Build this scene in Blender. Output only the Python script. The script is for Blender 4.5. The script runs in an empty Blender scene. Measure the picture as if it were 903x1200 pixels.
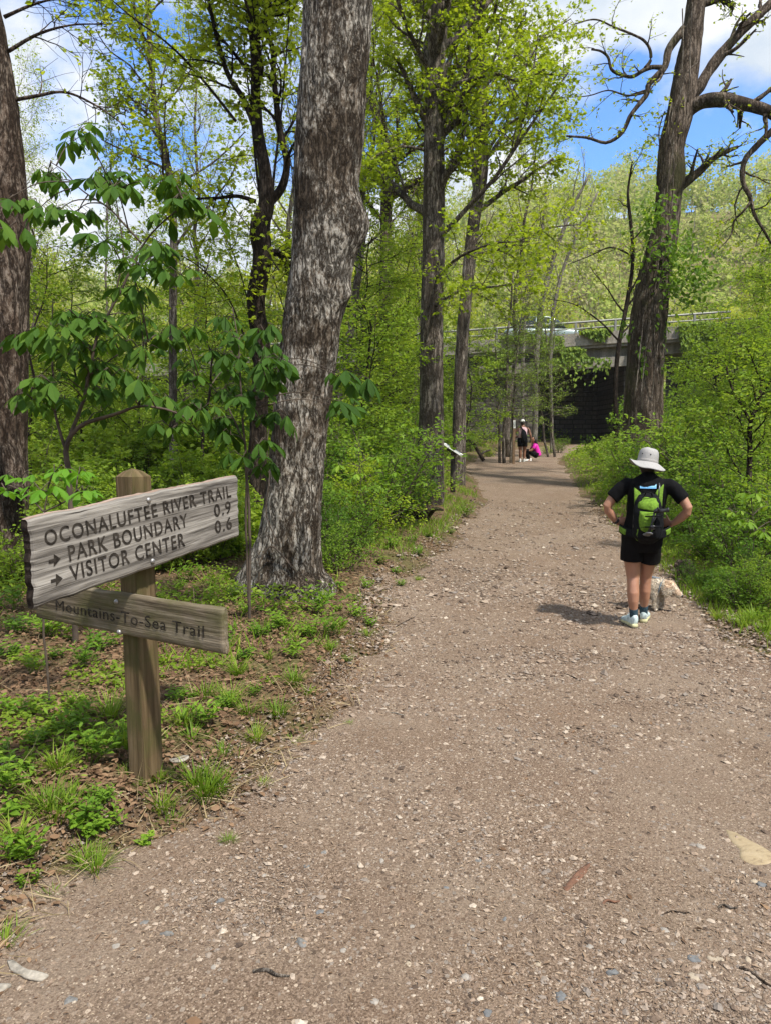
import bpy, math, random
import numpy as np
from mathutils import Vector

# ------------------------------------------------------------------ camera, sky, sun, exposure
SC = bpy.context.scene
COL = SC.collection
CAM_H, PITCH, FPX = 1.66, math.radians(5.3), 866.0
cam_data = bpy.data.cameras.new("camera")
cam_data.sensor_fit = 'VERTICAL'
cam_data.sensor_height = 24.0
cam_data.lens = 24.0 * FPX / 1200.0
cam_data.clip_start = 0.05
cam_data.clip_end = 3000.0
cam = bpy.data.objects.new("camera", cam_data)
COL.objects.link(cam)
cam.location = (0, 0, CAM_H)
cam.rotation_euler = (math.pi / 2 - PITCH, 0, 0)
SC.camera = cam

SUN_EL = math.radians(57)
SUN_AZ = math.radians(139)            # clockwise from +Y
sun_vec = Vector((math.sin(SUN_AZ) * math.cos(SUN_EL), math.cos(SUN_AZ) * math.cos(SUN_EL), math.sin(SUN_EL)))
sd = bpy.data.lights.new("sun", 'SUN')
sd.energy = 2.45
sd.angle = math.radians(2.6)
sd.color = (1.0, 0.95, 0.86)
sun = bpy.data.objects.new("sun", sd)
COL.objects.link(sun)
sun.rotation_euler = (-sun_vec).to_track_quat('-Z', 'Y').to_euler()

W = bpy.data.worlds.new("World")
SC.world = W
W.use_nodes = True
nt = W.node_tree
nt.nodes.clear()
wo = nt.nodes.new('ShaderNodeOutputWorld')
bg = nt.nodes.new('ShaderNodeBackground')
bg.inputs['Strength'].default_value = 0.15
sky = nt.nodes.new('ShaderNodeTexSky')
sky.sky_type = 'NISHITA'
sky.sun_disc = False
sky.sun_elevation = SUN_EL
sky.sun_rotation = SUN_AZ
sky.air_density = 1.0
sky.dust_density = 0.6
sky.ozone_density = 2.0
tc = nt.nodes.new('ShaderNodeTexCoord')
mp = nt.nodes.new('ShaderNodeMapping')
mp.inputs['Scale'].default_value = (1.0, 1.0, 1.7)
mp.inputs['Location'].default_value = (0.35, 0.1, 0.22)
cn = nt.nodes.new('ShaderNodeTexNoise')
cn.inputs['Scale'].default_value = 3.1
cn.inputs['Detail'].default_value = 9
cn.inputs['Roughness'].default_value = 0.55
cr = nt.nodes.new('ShaderNodeValToRGB')
cr.color_ramp.elements[0].position = 0.405
cr.color_ramp.elements[1].position = 0.51
cn2 = nt.nodes.new('ShaderNodeTexNoise')
cn2.inputs['Scale'].default_value = 7.0
cn2.inputs['Detail'].default_value = 6
cr2 = nt.nodes.new('ShaderNodeValToRGB')
cr2.color_ramp.elements[0].color = (1.85, 2.1, 2.4, 1)
cr2.color_ramp.elements[0].position = 0.35
cr2.color_ramp.elements[1].color = (2.9, 2.92, 2.95, 1)
cr2.color_ramp.elements[1].position = 0.6
mx = nt.nodes.new('ShaderNodeMix')
mx.data_type = 'RGBA'
gain = nt.nodes.new('ShaderNodeMix')
gain.data_type = 'RGBA'
gain.blend_type = 'MULTIPLY'
gain.inputs[0].default_value = 1.0
gain.inputs[7].default_value = (0.37, 0.57, 0.80, 1)
L = nt.links.new
L(tc.outputs['Generated'], mp.inputs['Vector'])
L(mp.outputs['Vector'], cn.inputs['Vector'])
L(mp.outputs['Vector'], cn2.inputs['Vector'])
L(cn.outputs['Fac'], cr.inputs['Fac'])
L(cn2.outputs['Fac'], cr2.inputs['Fac'])
L(sky.outputs['Color'], gain.inputs[6])
L(cr.outputs['Color'], mx.inputs[0])
L(gain.outputs[2], mx.inputs[6])
L(cr2.outputs['Color'], mx.inputs[7])
L(mx.outputs[2], bg.inputs['Color'])
L(bg.outputs['Background'], wo.inputs['Surface'])

SC.view_settings.view_transform = 'Standard'
SC.view_settings.look = 'None'
SC.view_settings.exposure = 1.38
SC.view_settings.gamma = 1.0
SC.view_settings.use_curve_mapping = False
cy = SC.cycles
cy.use_denoising = True
cy.max_bounces = 7
cy.diffuse_bounces = 4
cy.glossy_bounces = 2
cy.transmission_bounces = 4
cy.transparent_max_bounces = 4
cy.caustics_reflective = False
cy.caustics_refractive = False
cy.sample_clamp_indirect = 6.0
SC.render.use_persistent_data = False

# ------------------------------------------------------------------ numbers: photograph measurements -> places
rng = np.random.default_rng(11)
random.seed(5)


def ray(px, py):
    u = (px - 451.5) / FPX
    v = (600 - py) / FPX
    return np.array([u, math.cos(PITCH) + v * math.sin(PITCH), -math.sin(PITCH) + v * math.cos(PITCH)])


def at(px, py, Y):
    d = ray(px, py)
    return np.array([0, 0, CAM_H]) + d * (Y / d[1])


def on_plane(px, py, P0, N):
    d = ray(px, py)
    o = np.array([0, 0, CAM_H])
    return o + d * (np.dot(P0 - o, N) / np.dot(d, N))


def unit(v):
    v = np.asarray(v, float)
    return v / np.maximum(np.linalg.norm(v, axis=-1, keepdims=True), 1e-9)


def _h(ix, iy, iz, seed):
    n = (ix * 374761393 + iy * 668265263 + iz * 2147483647 + seed * 1274126177) & 0xFFFFFFFF
    n = ((n ^ (n >> 13)) * 1274126177) & 0xFFFFFFFF
    n = ((n ^ (n >> 15)) * 2246822519) & 0xFFFFFFFF
    return ((n ^ (n >> 16)) & 0xFFFFFF) / float(0xFFFFFF)


def vnoise(p, seed=0):
    p = np.asarray(p, float)
    i = np.floor(p).astype(np.int64)
    f = p - i
    f = f * f * (3 - 2 * f)
    r = 0
    for dx in (0, 1):
        for dy in (0, 1):
            for dz in (0, 1):
                w = (f[..., 0] if dx else 1 - f[..., 0]) * (f[..., 1] if dy else 1 - f[..., 1]) * (f[..., 2] if dz else 1 - f[..., 2])
                r = r + w * _h(i[..., 0] + dx, i[..., 1] + dy, i[..., 2] + dz, seed)
    return r


def fbm(p, oct=4, seed=0):
    p = np.asarray(p, float)
    a, s, t = 1.0, 0.0, 0.0
    for k in range(oct):
        s = s + a * (vnoise(p * 2 ** k, seed + k) - 0.5)
        t += a
        a *= 0.5
    return s / t


def P3(x, y, z=0.0):
    return np.stack(np.broadcast_arrays(np.asarray(x, float), np.asarray(y, float), np.asarray(z, float)), -1)


LY = [-12, 2.4, 2.8, 3.1, 3.4, 3.86, 4.5, 5.8, 8, 10.7, 15.7, 26.7, 35, 43, 56]
LX = [-2.5, -1.33, -1.2, -.92, -.70, -.56, -.28, -.08, 0, .85, 2.10, 2.87, 5.2, 10.5, 19]
RY = [-12, 5.6, 6.4, 7.8, 10.7, 14.3, 24.7, 30, 35, 43, 56]
RX = [2.8, 2.97, 3.02, 3.1, 3.59, 4.13, 5.95, 7.0, 8.8, 13.4, 22]


def xl(y): return np.interp(y, LY, LX)
def xr(y): return np.interp(y, RY, RX)


def zp(y):
    y = np.minimum(y, 52)
    return 0.045 * np.log1p(np.exp((y - 7) / 1.5)) * 1.5


def terrain(x, y):
    x = np.asarray(x, float); y = np.asarray(y, float)
    sl = np.maximum(0, xl(y) - x)
    sr = np.maximum(0, x - xr(y))
    z = zp(y)
    z = z + 0.19 * (1 - np.exp(-sl / 0.3)) + 0.012 * np.minimum(sl, 30)
    rise = np.minimum(np.maximum(sr - 0.5, 0), 5)
    fade = np.clip((34 - y) / 8, 0, 1)
    z = z + 0.08 * (1 - np.exp(-sr / 0.3)) + 0.16 * rise * fade
    off = np.clip((sl + sr) / 0.4, 0, 1)
    z = z + off * (0.06 * fbm(P3(x / 0.6, y / 0.6), 3, 3) + 0.35 * fbm(P3(x / 5, y / 5), 2, 9) * np.clip((sl + sr) / 4, 0, 1))
    return z


# ------------------------------------------------------------------ mesh building
class MB:
    def __init__(s):
        s.v = []; s.f = []; s.n = 0

    def add(s, V, F, mi=0):
        V = np.asarray(V, float).reshape(-1, 3)
        if not isinstance(F, list): F = [F]
        for a in F:
            a = np.asarray(a, np.int64)
            if len(a): s.f.append((a + s.n, mi))
        s.v.append(V); s.n += len(V)
        return s

    def tube(s, pts, rad, sides=8, mi=0, cap=True):
        pts = np.asarray(pts, float)[None]
        r = np.broadcast_to(np.asarray(rad, float), (pts.shape[1],))[None]
        return s.tubes(pts, r, sides, mi, cap)

    def tubes(s, P, R, sides=5, mi=0, cap=False):
        N, K, _ = P.shape
        if N == 0: return s
        T = np.gradient(P, axis=1) if K > 2 else np.repeat(P[:, 1:] - P[:, :1], 2, 1)
        T = unit(T)
        d = unit(P[:, -1] - P[:, 0])
        ref = np.where(np.abs(d[:, 2:3]) > 0.8, np.array([[1., 0.13, 0]]), np.array([[0.1, 0, 1.]]))
        A = unit(np.cross(T, ref[:, None]))
        B = np.cross(T, A)
        th = np.arange(sides) * 2 * np.pi / sides
        ring = P[:, :, None] + R[:, :, None, None] * (A[:, :, None] * np.cos(th)[:, None] + B[:, :, None] * np.sin(th)[:, None])
        idx = np.arange(N * K * sides).reshape(N, K, sides)
        a = idx[:, :-1]; b = idx[:, 1:]
        F = np.stack([a, np.roll(a, -1, 2), np.roll(b, -1, 2), b], -1).reshape(-1, 4)
        fl = [F]
        if cap:
            fl.append(idx[:, 0][:, ::-1]); fl.append(idx[:, -1])
        return s.add(ring, fl, mi)

    def loft(s, C, RX_, RY_, ax=(1, 0, 0), sides=20, mi=0, pw=2.0):
        C = np.asarray(C, float); K = len(C)
        T = unit(np.gradient(C, axis=0))
        A = np.asarray(ax, float) - T * (T @ np.asarray(ax, float))[:, None]
        A = unit(A); B = np.cross(T, A)
        th = np.arange(sides) * 2 * np.pi / sides
        c, q = np.cos(th), np.sin(th)
        c = np.sign(c) * np.abs(c) ** (2 / pw); q = np.sign(q) * np.abs(q) ** (2 / pw)
        rx = np.broadcast_to(np.asarray(RX_, float), (K,)); ry = np.broadcast_to(np.asarray(RY_, float), (K,))
        ring = C[:, None] + rx[:, None, None] * A[:, None] * c[:, None] + ry[:, None, None] * B[:, None] * q[:, None]
        idx = np.arange(K * sides).reshape(K, sides)
        a, b = idx[:-1], idx[1:]
        F = np.stack([a, np.roll(a, -1, 1), np.roll(b, -1, 1), b], -1).reshape(-1, 4)
        return s.add(ring, [F, idx[:1, ::-1], idx[-1:]], mi)

    def ball(s, c, r, mi=0, n=12):
        r = np.broadcast_to(np.asarray(r, float), (3,))
        t = np.linspace(0.02, np.pi - 0.02, n)
        C = np.stack([np.full(n, c[0]), np.full(n, c[1]), c[2] - r[2] * np.cos(t)], -1)
        return s.loft(C, r[0] * np.sin(t), r[1] * np.sin(t), sides=n + 6, mi=mi)

    def box(s, c, half, ax=None, mi=0):
        c = np.asarray(c, float)
        A = np.eye(3) if ax is None else np.asarray(ax, float)
        V = []
        for k in range(8):
            sg = np.array([(1 if k & 1 else -1), (1 if k & 2 else -1), (1 if k & 4 else -1)]) * np.asarray(half, float)
            V.append(c + sg @ A)
        F = [[0, 2, 3, 1], [4, 5, 7, 6], [0, 1, 5, 4], [2, 6, 7, 3], [0, 4, 6, 2], [1, 3, 7, 5]]
        return s.add(V, np.array(F), mi)

    def leaves(s, Pn, D, Nn, Ln, tmpl, mi=0, wid=1.0):
        tv, tf = tmpl
        Nn = Nn - D * np.sum(D * Nn, -1, keepdims=True)
        Nn = unit(Nn); S = np.cross(Nn, D)
        Ln = np.broadcast_to(np.asarray(Ln, float), (len(Pn),))
        V = Pn[:, None] + Ln[:, None, None] * (tv[None, :, 0:1] * D[:, None] + wid * tv[None, :, 1:2] * S[:, None] + tv[None, :, 2:3] * Nn[:, None])
        k = len(tv)
        off = (np.arange(len(Pn)) * k)[:, None, None]
        return s.add(V, [(np.asarray(f)[None] + off).reshape(-1, len(f[0])) for f in tf], mi)

    def arrays(s):
        return np.concatenate(s.v), s.f

    def mesh(s, name, smooth=True):
        V = np.concatenate(s.v) if s.v else np.zeros((0, 3))
        me = bpy.data.meshes.new(name)
        me.vertices.add(len(V)); me.vertices.foreach_set('co', V.astype(np.float32).ravel())
        li = np.concatenate([f.ravel() for f, m in s.f]) if s.f else np.zeros(0, int)
        tot = np.concatenate([np.full(len(f), f.shape[1]) for f, m in s.f]) if s.f else np.zeros(0, int)
        mi = np.concatenate([np.full(len(f), m) for f, m in s.f]) if s.f else np.zeros(0, int)
        me.loops.add(len(li)); me.loops.foreach_set('vertex_index', li.astype(np.int32))
        me.polygons.add(len(tot))
        st = np.concatenate([[0], np.cumsum(tot)[:-1]]) if len(tot) else tot
        me.polygons.foreach_set('loop_start', st.astype(np.int32))
        me.polygons.foreach_set('material_index', mi.astype(np.int32))
        me.polygons.foreach_set('use_smooth', np.full(len(tot), smooth, dtype=bool))
        me.update(calc_edges=True)
        return me

    def build(s, name, mats, parent=None, smooth=True):
        me = s.mesh(name, smooth)
        for m in (mats if isinstance(mats, (list, tuple)) else [mats]): me.materials.append(m)
        return link(name, me, parent)


def link(name, me, parent=None, loc=None):
    o = bpy.data.objects.new(name, me)
    COL.objects.link(o)
    if parent is not None: o.parent = parent
    if loc is not None: o.location = loc
    return o


def tag(o, label=None, cat=None, group=None, kind=None):
    if label: o['label'] = label
    if cat: o['category'] = cat
    if group: o['group'] = group
    if kind: o['kind'] = kind
    return o


def thing(name, label, cat, loc=(0, 0, 0), rz=0.0, group=None, sc=1.0):
    o = link(name, None, None, loc)
    o.rotation_euler = (0, 0, rz)
    o.scale = (sc, sc, sc)
    o.empty_display_size = 0.1
    return tag(o, label, cat, group)


def copy_tree(o, parent=None):
    c = o.copy(); COL.objects.link(c)
    if parent is not None: c.parent = parent
    for ch in list(o.children): copy_tree(ch, c)
    return c


def fuse(mb, name, mats, parent, voxel=0.006, smooth=6, mi_fn=None, post=None):
    """one continuous skin from overlapping lofts"""
    me = mb.mesh('tmp'); o = link('tmp', me)
    r = o.modifiers.new('r', 'REMESH'); r.mode = 'VOXEL'; r.voxel_size = voxel
    if smooth:
        q = o.modifiers.new('s', 'SMOOTH'); q.iterations = smooth; q.factor = 0.5
    dg = bpy.context.evaluated_depsgraph_get()
    m2 = bpy.data.meshes.new_from_object(o.evaluated_get(dg))
    bpy.data.objects.remove(o); bpy.data.meshes.remove(me)
    m2.name = name
    m2.polygons.foreach_set('use_smooth', np.full(len(m2.polygons), True))
    m2.materials.clear()
    for m in (mats if isinstance(mats, (list, tuple)) else [mats]): m2.materials.append(m)
    if post:
        V = np.zeros(len(m2.vertices) * 3, np.float32); m2.vertices.foreach_get('co', V)
        V = post(V.reshape(-1, 3).astype(float)); m2.vertices.foreach_set('co', V.astype(np.float32).ravel()); m2.update()
    if mi_fn:
        c = np.zeros(len(m2.polygons) * 3, np.float32); m2.polygons.foreach_get('center', c)
        m2.polygons.foreach_set('material_index', mi_fn(c.reshape(-1, 3)).astype(np.int32))
    return link(name, m2, parent)


# leaf templates: (along, across, up)
QUAD = (np.array([[0, 0, 0], [.42, .33, .05], [1, 0, -.06], [.42, -.33, .05]]), [[[0, 1, 2, 3]]])
LEAF = (np.array([[0, 0, 0], [.28, .27, .06], [.68, .24, .04], [1, 0, -.1], [.68, -.24, .04], [.28, -.27, .06]]), [[[0, 1, 2, 3], [0, 3, 4, 5]]])
FINE = (np.array([[0, 0, 0], [.2, .12, .03], [.45, .23, .05], [.72, .2, 0], [1, 0, -.14], [.72, -.2, 0], [.45, -.23, .05], [.2, -.12, .03],
                  [.2, 0, 0], [.45, 0, .01], [.72, 0, -.04]]),
        [[[8, 1, 2, 9], [9, 2, 3, 10], [7, 8, 9, 6], [6, 9, 10, 5]], [[0, 1, 8], [0, 8, 7], [10, 3, 4], [10, 4, 5]]])
MAPLE = (np.array([[0, 0, 0], [.18, .28, .03], [.12, .5, -.02], [.45, .27, .03], [.62, .46, -.03], [.66, .17, .03], [1, 0, -.06],
                   [.66, -.17, .03], [.62, -.46, -.03], [.45, -.27, .03], [.12, -.5, -.02], [.18, -.28, .03], [.45, 0, .0]]),
         [[[0, 1, 3, 12], [12, 3, 5, 6], [0, 12, 9, 11], [12, 6, 7, 9]], [[1, 2, 3], [3, 4, 5], [9, 10, 11], [7, 8, 9]]])
LEAFLET = (np.array([[0, 0, 0], [.2, .07, .0], [.45, .15, -.03], [.68, .2, -.1], [.86, .12, -.19], [1, 0, -.3], [.86, -.12, -.19], [.68, -.2, -.1], [.45, -.15, -.03], [.2, -.07, .0],
                     [.2, 0, -.02], [.45, 0, -.06], [.68, 0, -.14], [.86, 0, -.22]]),
           [[[10, 1, 2, 11], [11, 2, 3, 12], [12, 3, 4, 13], [9, 10, 11, 8], [8, 11, 12, 7], [7, 12, 13, 6]], [[0, 1, 10], [0, 10, 9], [13, 4, 5], [13, 5, 6]]])
BLADE = (np.array([[0, -.028, 0], [0, .028, 0], [.5, .02, .06], [.5, -.02, .06], [1, 0, .0]]), [[[0, 1, 2, 3]], [[3, 2, 4]]])


# ------------------------------------------------------------------ materials
def newmat(name):
    m = bpy.data.materials.new(name); m.use_nodes = True
    n = m.node_tree; n.nodes.clear()
    out = n.nodes.new('ShaderNodeOutputMaterial')
    b = n.nodes.new('ShaderNodeBsdfPrincipled')
    n.links.new(b.outputs[0], out.inputs[0])
    return m, n, b, out


def ramp(n, fac, stops):
    r = n.nodes.new('ShaderNodeValToRGB')
    e = r.color_ramp.elements
    while len(e) < len(stops): e.new(0.5)
    for k, (p, c) in enumerate(stops):
        e[k].position = p; e[k].color = (*c, 1) if len(c) == 3 else c
    n.links.new(fac, r.inputs[0])
    return r.outputs[0]


def noise(n, vec, scale, detail=5, rough=.55, dist=0.0):
    t = n.nodes.new('ShaderNodeTexNoise')
    t.inputs['Scale'].default_value = scale; t.inputs['Detail'].default_value = detail
    t.inputs['Roughness'].default_value = rough; t.inputs['Distortion'].default_value = dist
    n.links.new(vec, t.inputs['Vector'])
    return t.outputs['Fac']


def voro(n, vec, scale, feature='F1', out='Distance', rand=1.0):
    t = n.nodes.new('ShaderNodeTexVoronoi'); t.feature = feature
    t.inputs['Scale'].default_value = scale; t.inputs['Randomness'].default_value = rand
    n.links.new(vec, t.inputs['Vector'])
    return t.outputs[out]


def coords(n, scale=(1, 1, 1), kind='Object', rot=(0, 0, 0)):
    t = n.nodes.new('ShaderNodeTexCoord'); m = n.nodes.new('ShaderNodeMapping')
    m.inputs['Scale'].default_value = scale; m.inputs['Rotation'].default_value = rot
    n.links.new(t.outputs[kind], m.inputs['Vector'])
    return m.outputs[0]


def attr(n, name, scale=(1, 1, 1)):
    t = n.nodes.new('ShaderNodeAttribute'); t.attribute_name = name
    m = n.nodes.new('ShaderNodeMapping'); m.inputs['Scale'].default_value = scale
    n.links.new(t.outputs['Vector'], m.inputs['Vector'])
    return m.outputs[0]


def mix(n, fac, a, b, blend='MIX'):
    m = n.nodes.new('ShaderNodeMix'); m.data_type = 'RGBA'; m.blend_type = blend
    for v, k in ((fac, 0), (a, 6), (b, 7)):
        if hasattr(v, 'links'): n.links.new(v, m.inputs[k])
        else: m.inputs[k].default_value = v if k == 0 else ((*v, 1) if len(v) == 3 else v)
    return m.outputs[2]


def math_(n, op, a, b=0.5, clamp=False):
    m = n.nodes.new('ShaderNodeMath'); m.operation = op; m.use_clamp = clamp
    for v, k in ((a, 0), (b, 1)):
        if hasattr(v, 'links'): n.links.new(v, m.inputs[k])
        else: m.inputs[k].default_value = v
    return m.outputs[0]


def bump(n, b, h, strength=.5, dist=.02):
    t = n.nodes.new('ShaderNodeBump'); t.inputs['Strength'].default_value = strength; t.inputs['Distance'].default_value = dist
    n.links.new(h, t.inputs['Height']); n.links.new(t.outputs[0], b.inputs['Normal'])


def plain(name, c, rough=.6, metal=0.0, var=.18, scale=30., spec=.4, bmp=0.0):
    m, n, b, o = newmat(name)
    f = noise(n, coords(n), scale, 4)
    c2 = tuple(min(1, x * (1 + var)) for x in c); c1 = tuple(x * (1 - var) for x in c)
    n.links.new(ramp(n, f, [(.3, c1), (.7, c2)]), b.inputs['Base Color'])
    b.inputs['Roughness'].default_value = rough; b.inputs['Metallic'].default_value = metal
    b.inputs['Specular IOR Level'].default_value = spec
    if bmp: bump(n, b, f, bmp, .01)
    return m


def leafmat(name, stops, trans=.5, rough=.5, tgain=1.35):
    m, n, b, out = newmat(name)
    g = n.nodes.new('ShaderNodeNewGeometry'); oi = n.nodes.new('ShaderNodeObjectInfo')
    v = math_(n, 'ADD', math_(n, 'MULTIPLY', g.outputs['Random Per Island'], .58), math_(n, 'MULTIPLY', oi.outputs['Random'], .42))
    c = ramp(n, v, stops)
    n.links.new(c, b.inputs['Base Color'])
    b.inputs['Roughness'].default_value = rough
    b.inputs['Specular IOR Level'].default_value = .16
    t = n.nodes.new('ShaderNodeBsdfTranslucent')
    tc_ = mix(n, 1.0, c, (tgain * 1.05, tgain, tgain * .55), 'MULTIPLY')
    n.links.new(tc_, t.inputs['Color'])
    ms = n.nodes.new('ShaderNodeMixShader'); ms.inputs[0].default_value = trans
    n.links.new(b.outputs[0], ms.inputs[1]); n.links.new(t.outputs[0], ms.inputs[2])
    n.links.new(ms.outputs[0], out.inputs[0])
    return m


M = {}
M['maple'] = leafmat('spring_maple_leaves', [(0, (.19, .27, .016)), (.5, (.32, .41, .028)), (1, (.44, .50, .06))])
M['under'] = leafmat('understory_leaves', [(0, (.11, .20, .02)), (.5, (.205, .31, .03)), (1, (.35, .44, .065))])
M['shrub'] = leafmat('shrub_leaves', [(0, (.09, .18, .02)), (.5, (.165, .285, .03)), (1, (.29, .40, .06))])
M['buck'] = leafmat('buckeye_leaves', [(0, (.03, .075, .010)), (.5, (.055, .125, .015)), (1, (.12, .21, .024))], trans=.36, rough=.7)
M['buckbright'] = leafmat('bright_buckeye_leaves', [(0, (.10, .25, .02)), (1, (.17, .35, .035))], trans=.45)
M['shrub_yellow'] = leafmat('yellow_green_leaves', [(0, (.18, .28, .018)), (.5, (.29, .40, .028)), (1, (.43, .50, .06))])
M['shrub_dark'] = leafmat('deep_green_leaves', [(0, (.05, .12, .015)), (.5, (.09, .19, .02)), (1, (.16, .28, .03))])
M['hemlock'] = leafmat('hemlock_sprays', [(0, (.075, .13, .025)), (.6, (.15, .23, .035)), (1, (.27, .36, .05))], trans=.3)
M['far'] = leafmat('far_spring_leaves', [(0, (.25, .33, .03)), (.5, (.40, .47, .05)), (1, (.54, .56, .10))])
def hillleaf():
    m, n, b, out = newmat('hillside_leaves')
    g = n.nodes.new('ShaderNodeNewGeometry')
    v = math_(n, 'ADD', math_(n, 'MULTIPLY', g.outputs['Random Per Island'], .3), math_(n, 'MULTIPLY', noise(n, coords(n, (1, 1, .25)), .12, 3, .6), .9))
    c = ramp(n, v, [(.36, (.16, .23, .05)), (.48, (.31, .40, .08)), (.6, (.44, .50, .12)), (.72, (.50, .50, .2)), (.84, (.38, .34, .22))])
    n.links.new(c, b.inputs['Base Color']); b.inputs['Roughness'].default_value = .8; b.inputs['Specular IOR Level'].default_value = .05
    t = n.nodes.new('ShaderNodeBsdfTranslucent'); n.links.new(c, t.inputs['Color'])
    ms = n.nodes.new('ShaderNodeMixShader'); ms.inputs[0].default_value = .5
    n.links.new(b.outputs[0], ms.inputs[1]); n.links.new(t.outputs[0], ms.inputs[2]); n.links.new(ms.outputs[0], out.inputs[0])
    return m


M['hillf'] = hillleaf()
M['grass'] = leafmat('grass_blades', [(0, (.09, .165, .016)), (.6, (.17, .28, .024)), (1, (.32, .38, .06))], trans=.35)
M['weed'] = leafmat('weed_leaves', [(0, (.085, .17, .02)), (.6, (.16, .28, .026)), (1, (.28, .40, .045))], trans=.4)
M['ivy'] = leafmat('ivy_leaves', [(0, (.08, .17, .02)), (1, (.21, .33, .04))])
M['litter'] = leafmat('dead_leaves', [(0, (.06, .032, .018)), (.5, (.15, .088, .05)), (.85, (.27, .17, .10)), (1, (.36, .28, .19))], trans=.12, rough=.75)
M['strawgrass'] = leafmat('dry_grass', [(0, (.28, .21, .11)), (1, (.42, .34, .2))], trans=.2)


def barkmat(name, dark, mid, light, moss=None, zs=.16, scale=9., plate=.5, bs=.9, patch=.5):
    """furrowed bark: long wandering cracks, ragged flakes between them, and broad darker weathered patches"""
    m, n, b, o = newmat(name)
    wv = noise(n, coords(n, (1, 1, .5)), scale * .35, 4, .6)
    warp = n.nodes.new('ShaderNodeVectorMath'); warp.operation = 'MULTIPLY_ADD'
    cmb = n.nodes.new('ShaderNodeCombineXYZ')
    for k in range(3): n.links.new(wv, cmb.inputs[k])
    n.links.new(cmb.outputs[0], warp.inputs[0]); warp.inputs[1].default_value = (.22, .22, .05); n.links.new(coords(n, (1, 1, zs)), warp.inputs[2])
    v = warp.outputs[0]
    f = noise(n, v, scale * 1.7, 7, .66)
    rid = math_(n, 'ABSOLUTE', math_(n, 'SUBTRACT', f, .5))
    crk = ramp(n, rid, [(.0, (0, 0, 0)), (.055, (.75, .75, .75)), (.11, (1, 1, 1))])
    flake = noise(n, coords(n, (1, 1, .45)), scale * 5.5, 6, .7, .6)
    big = noise(n, coords(n, (1, 1, .55)), 2.6, 7, .68, .5)
    s = math_(n, 'ADD', math_(n, 'MULTIPLY', flake, .55), math_(n, 'MULTIPLY', math_(n, 'SUBTRACT', 1.0, big), .45))
    c = ramp(n, s, [(plate - .09, dark), (plate - .01, mid), (plate + .08, light)])
    c = mix(n, ramp(n, big, [(patch, (0, 0, 0)), (patch + .09, (.85, .85, .85))]), c, mix(n, flake, dark, mid))
    c = mix(n, 1.0, mix(n, crk, dark, c), (.88, .88, .88), 'MULTIPLY')
    if moss:
        g = ramp(n, noise(n, coords(n, (1, 1, .5)), 1.6, 6, .65), [(.52, (0, 0, 0)), (.62, (1, 1, 1))])
        c = mix(n, math_(n, 'MULTIPLY', g, .65), c, moss)
    n.links.new(c, b.inputs['Base Color'])
    b.inputs['Roughness'].default_value = .92; b.inputs['Specular IOR Level'].default_value = .12
    bump(n, b, math_(n, 'ADD', math_(n, 'MULTIPLY', crk, .8), math_(n, 'MULTIPLY', flake, .7)), bs, .025)
    return m


M['bark_big'] = barkmat('plated_bark', (.032, .022, .014), (.18, .138, .10), (.53, .49, .425), None, .2, 10., .47, 1.0, .50)
M['bark_dark'] = barkmat('dark_bark', (.014, .010, .007), (.045, .032, .023), (.11, .085, .065), None, .16, 8.)
M['bark_red'] = barkmat('red_brown_bark', (.03, .019, .013), (.115, .08, .058), (.29, .235, .19), None, .16, 8., .5, .9, .5)
M['bark_mid'] = barkmat('grey_brown_bark', (.06, .047, .036), (.20, .165, .13), (.38, .33, .28), None, .12, 8.)
M['bark_right'] = barkmat('furrowed_bark', (.04, .029, .02), (.145, .11, .082), (.29, .235, .19), (.05, .055, .018), .08, 7.)
M['bark_pale'] = barkmat('pale_bark', (.09, .08, .065), (.22, .195, .165), (.34, .31, .27), None, .2, 8., .48, .5)
M['twig'] = plain('twig_bark', (.075, .055, .04), .85, var=.4, scale=12)
M['deadwood'] = barkmat('rotten_wood', (.03, .02, .015), (.12, .085, .064), (.32, .25, .2), (.05, .06, .02), .5, 12., .52)
# ------------------------------------------------------------------ ground, path, hill
def ground_material():
    m, n, b, o = newmat('forest_floor')
    v = coords(n)
    a = noise(n, v, 9, 8, .65)
    k = noise(n, v, 55, 5, .6)
    s = math_(n, 'ADD', math_(n, 'MULTIPLY', a, .55), math_(n, 'MULTIPLY', k, .45))
    c = ramp(n, s, [(.35, (.045, .03, .018)), (.5, (.12, .08, .048)), (.66, (.24, .165, .10))])
    g = ramp(n, noise(n, v, 1.7, 6, .6), [(.47, (0, 0, 0)), (.6, (1, 1, 1))])
    c = mix(n, math_(n, 'MULTIPLY', g, .6), c, (.075, .085, .022))
    n.links.new(c, b.inputs['Base Color']); b.inputs['Roughness'].default_value = .95
    b.inputs['Specular IOR Level'].default_value = .1
    bump(n, b, s, .8, .03)
    return m


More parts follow.
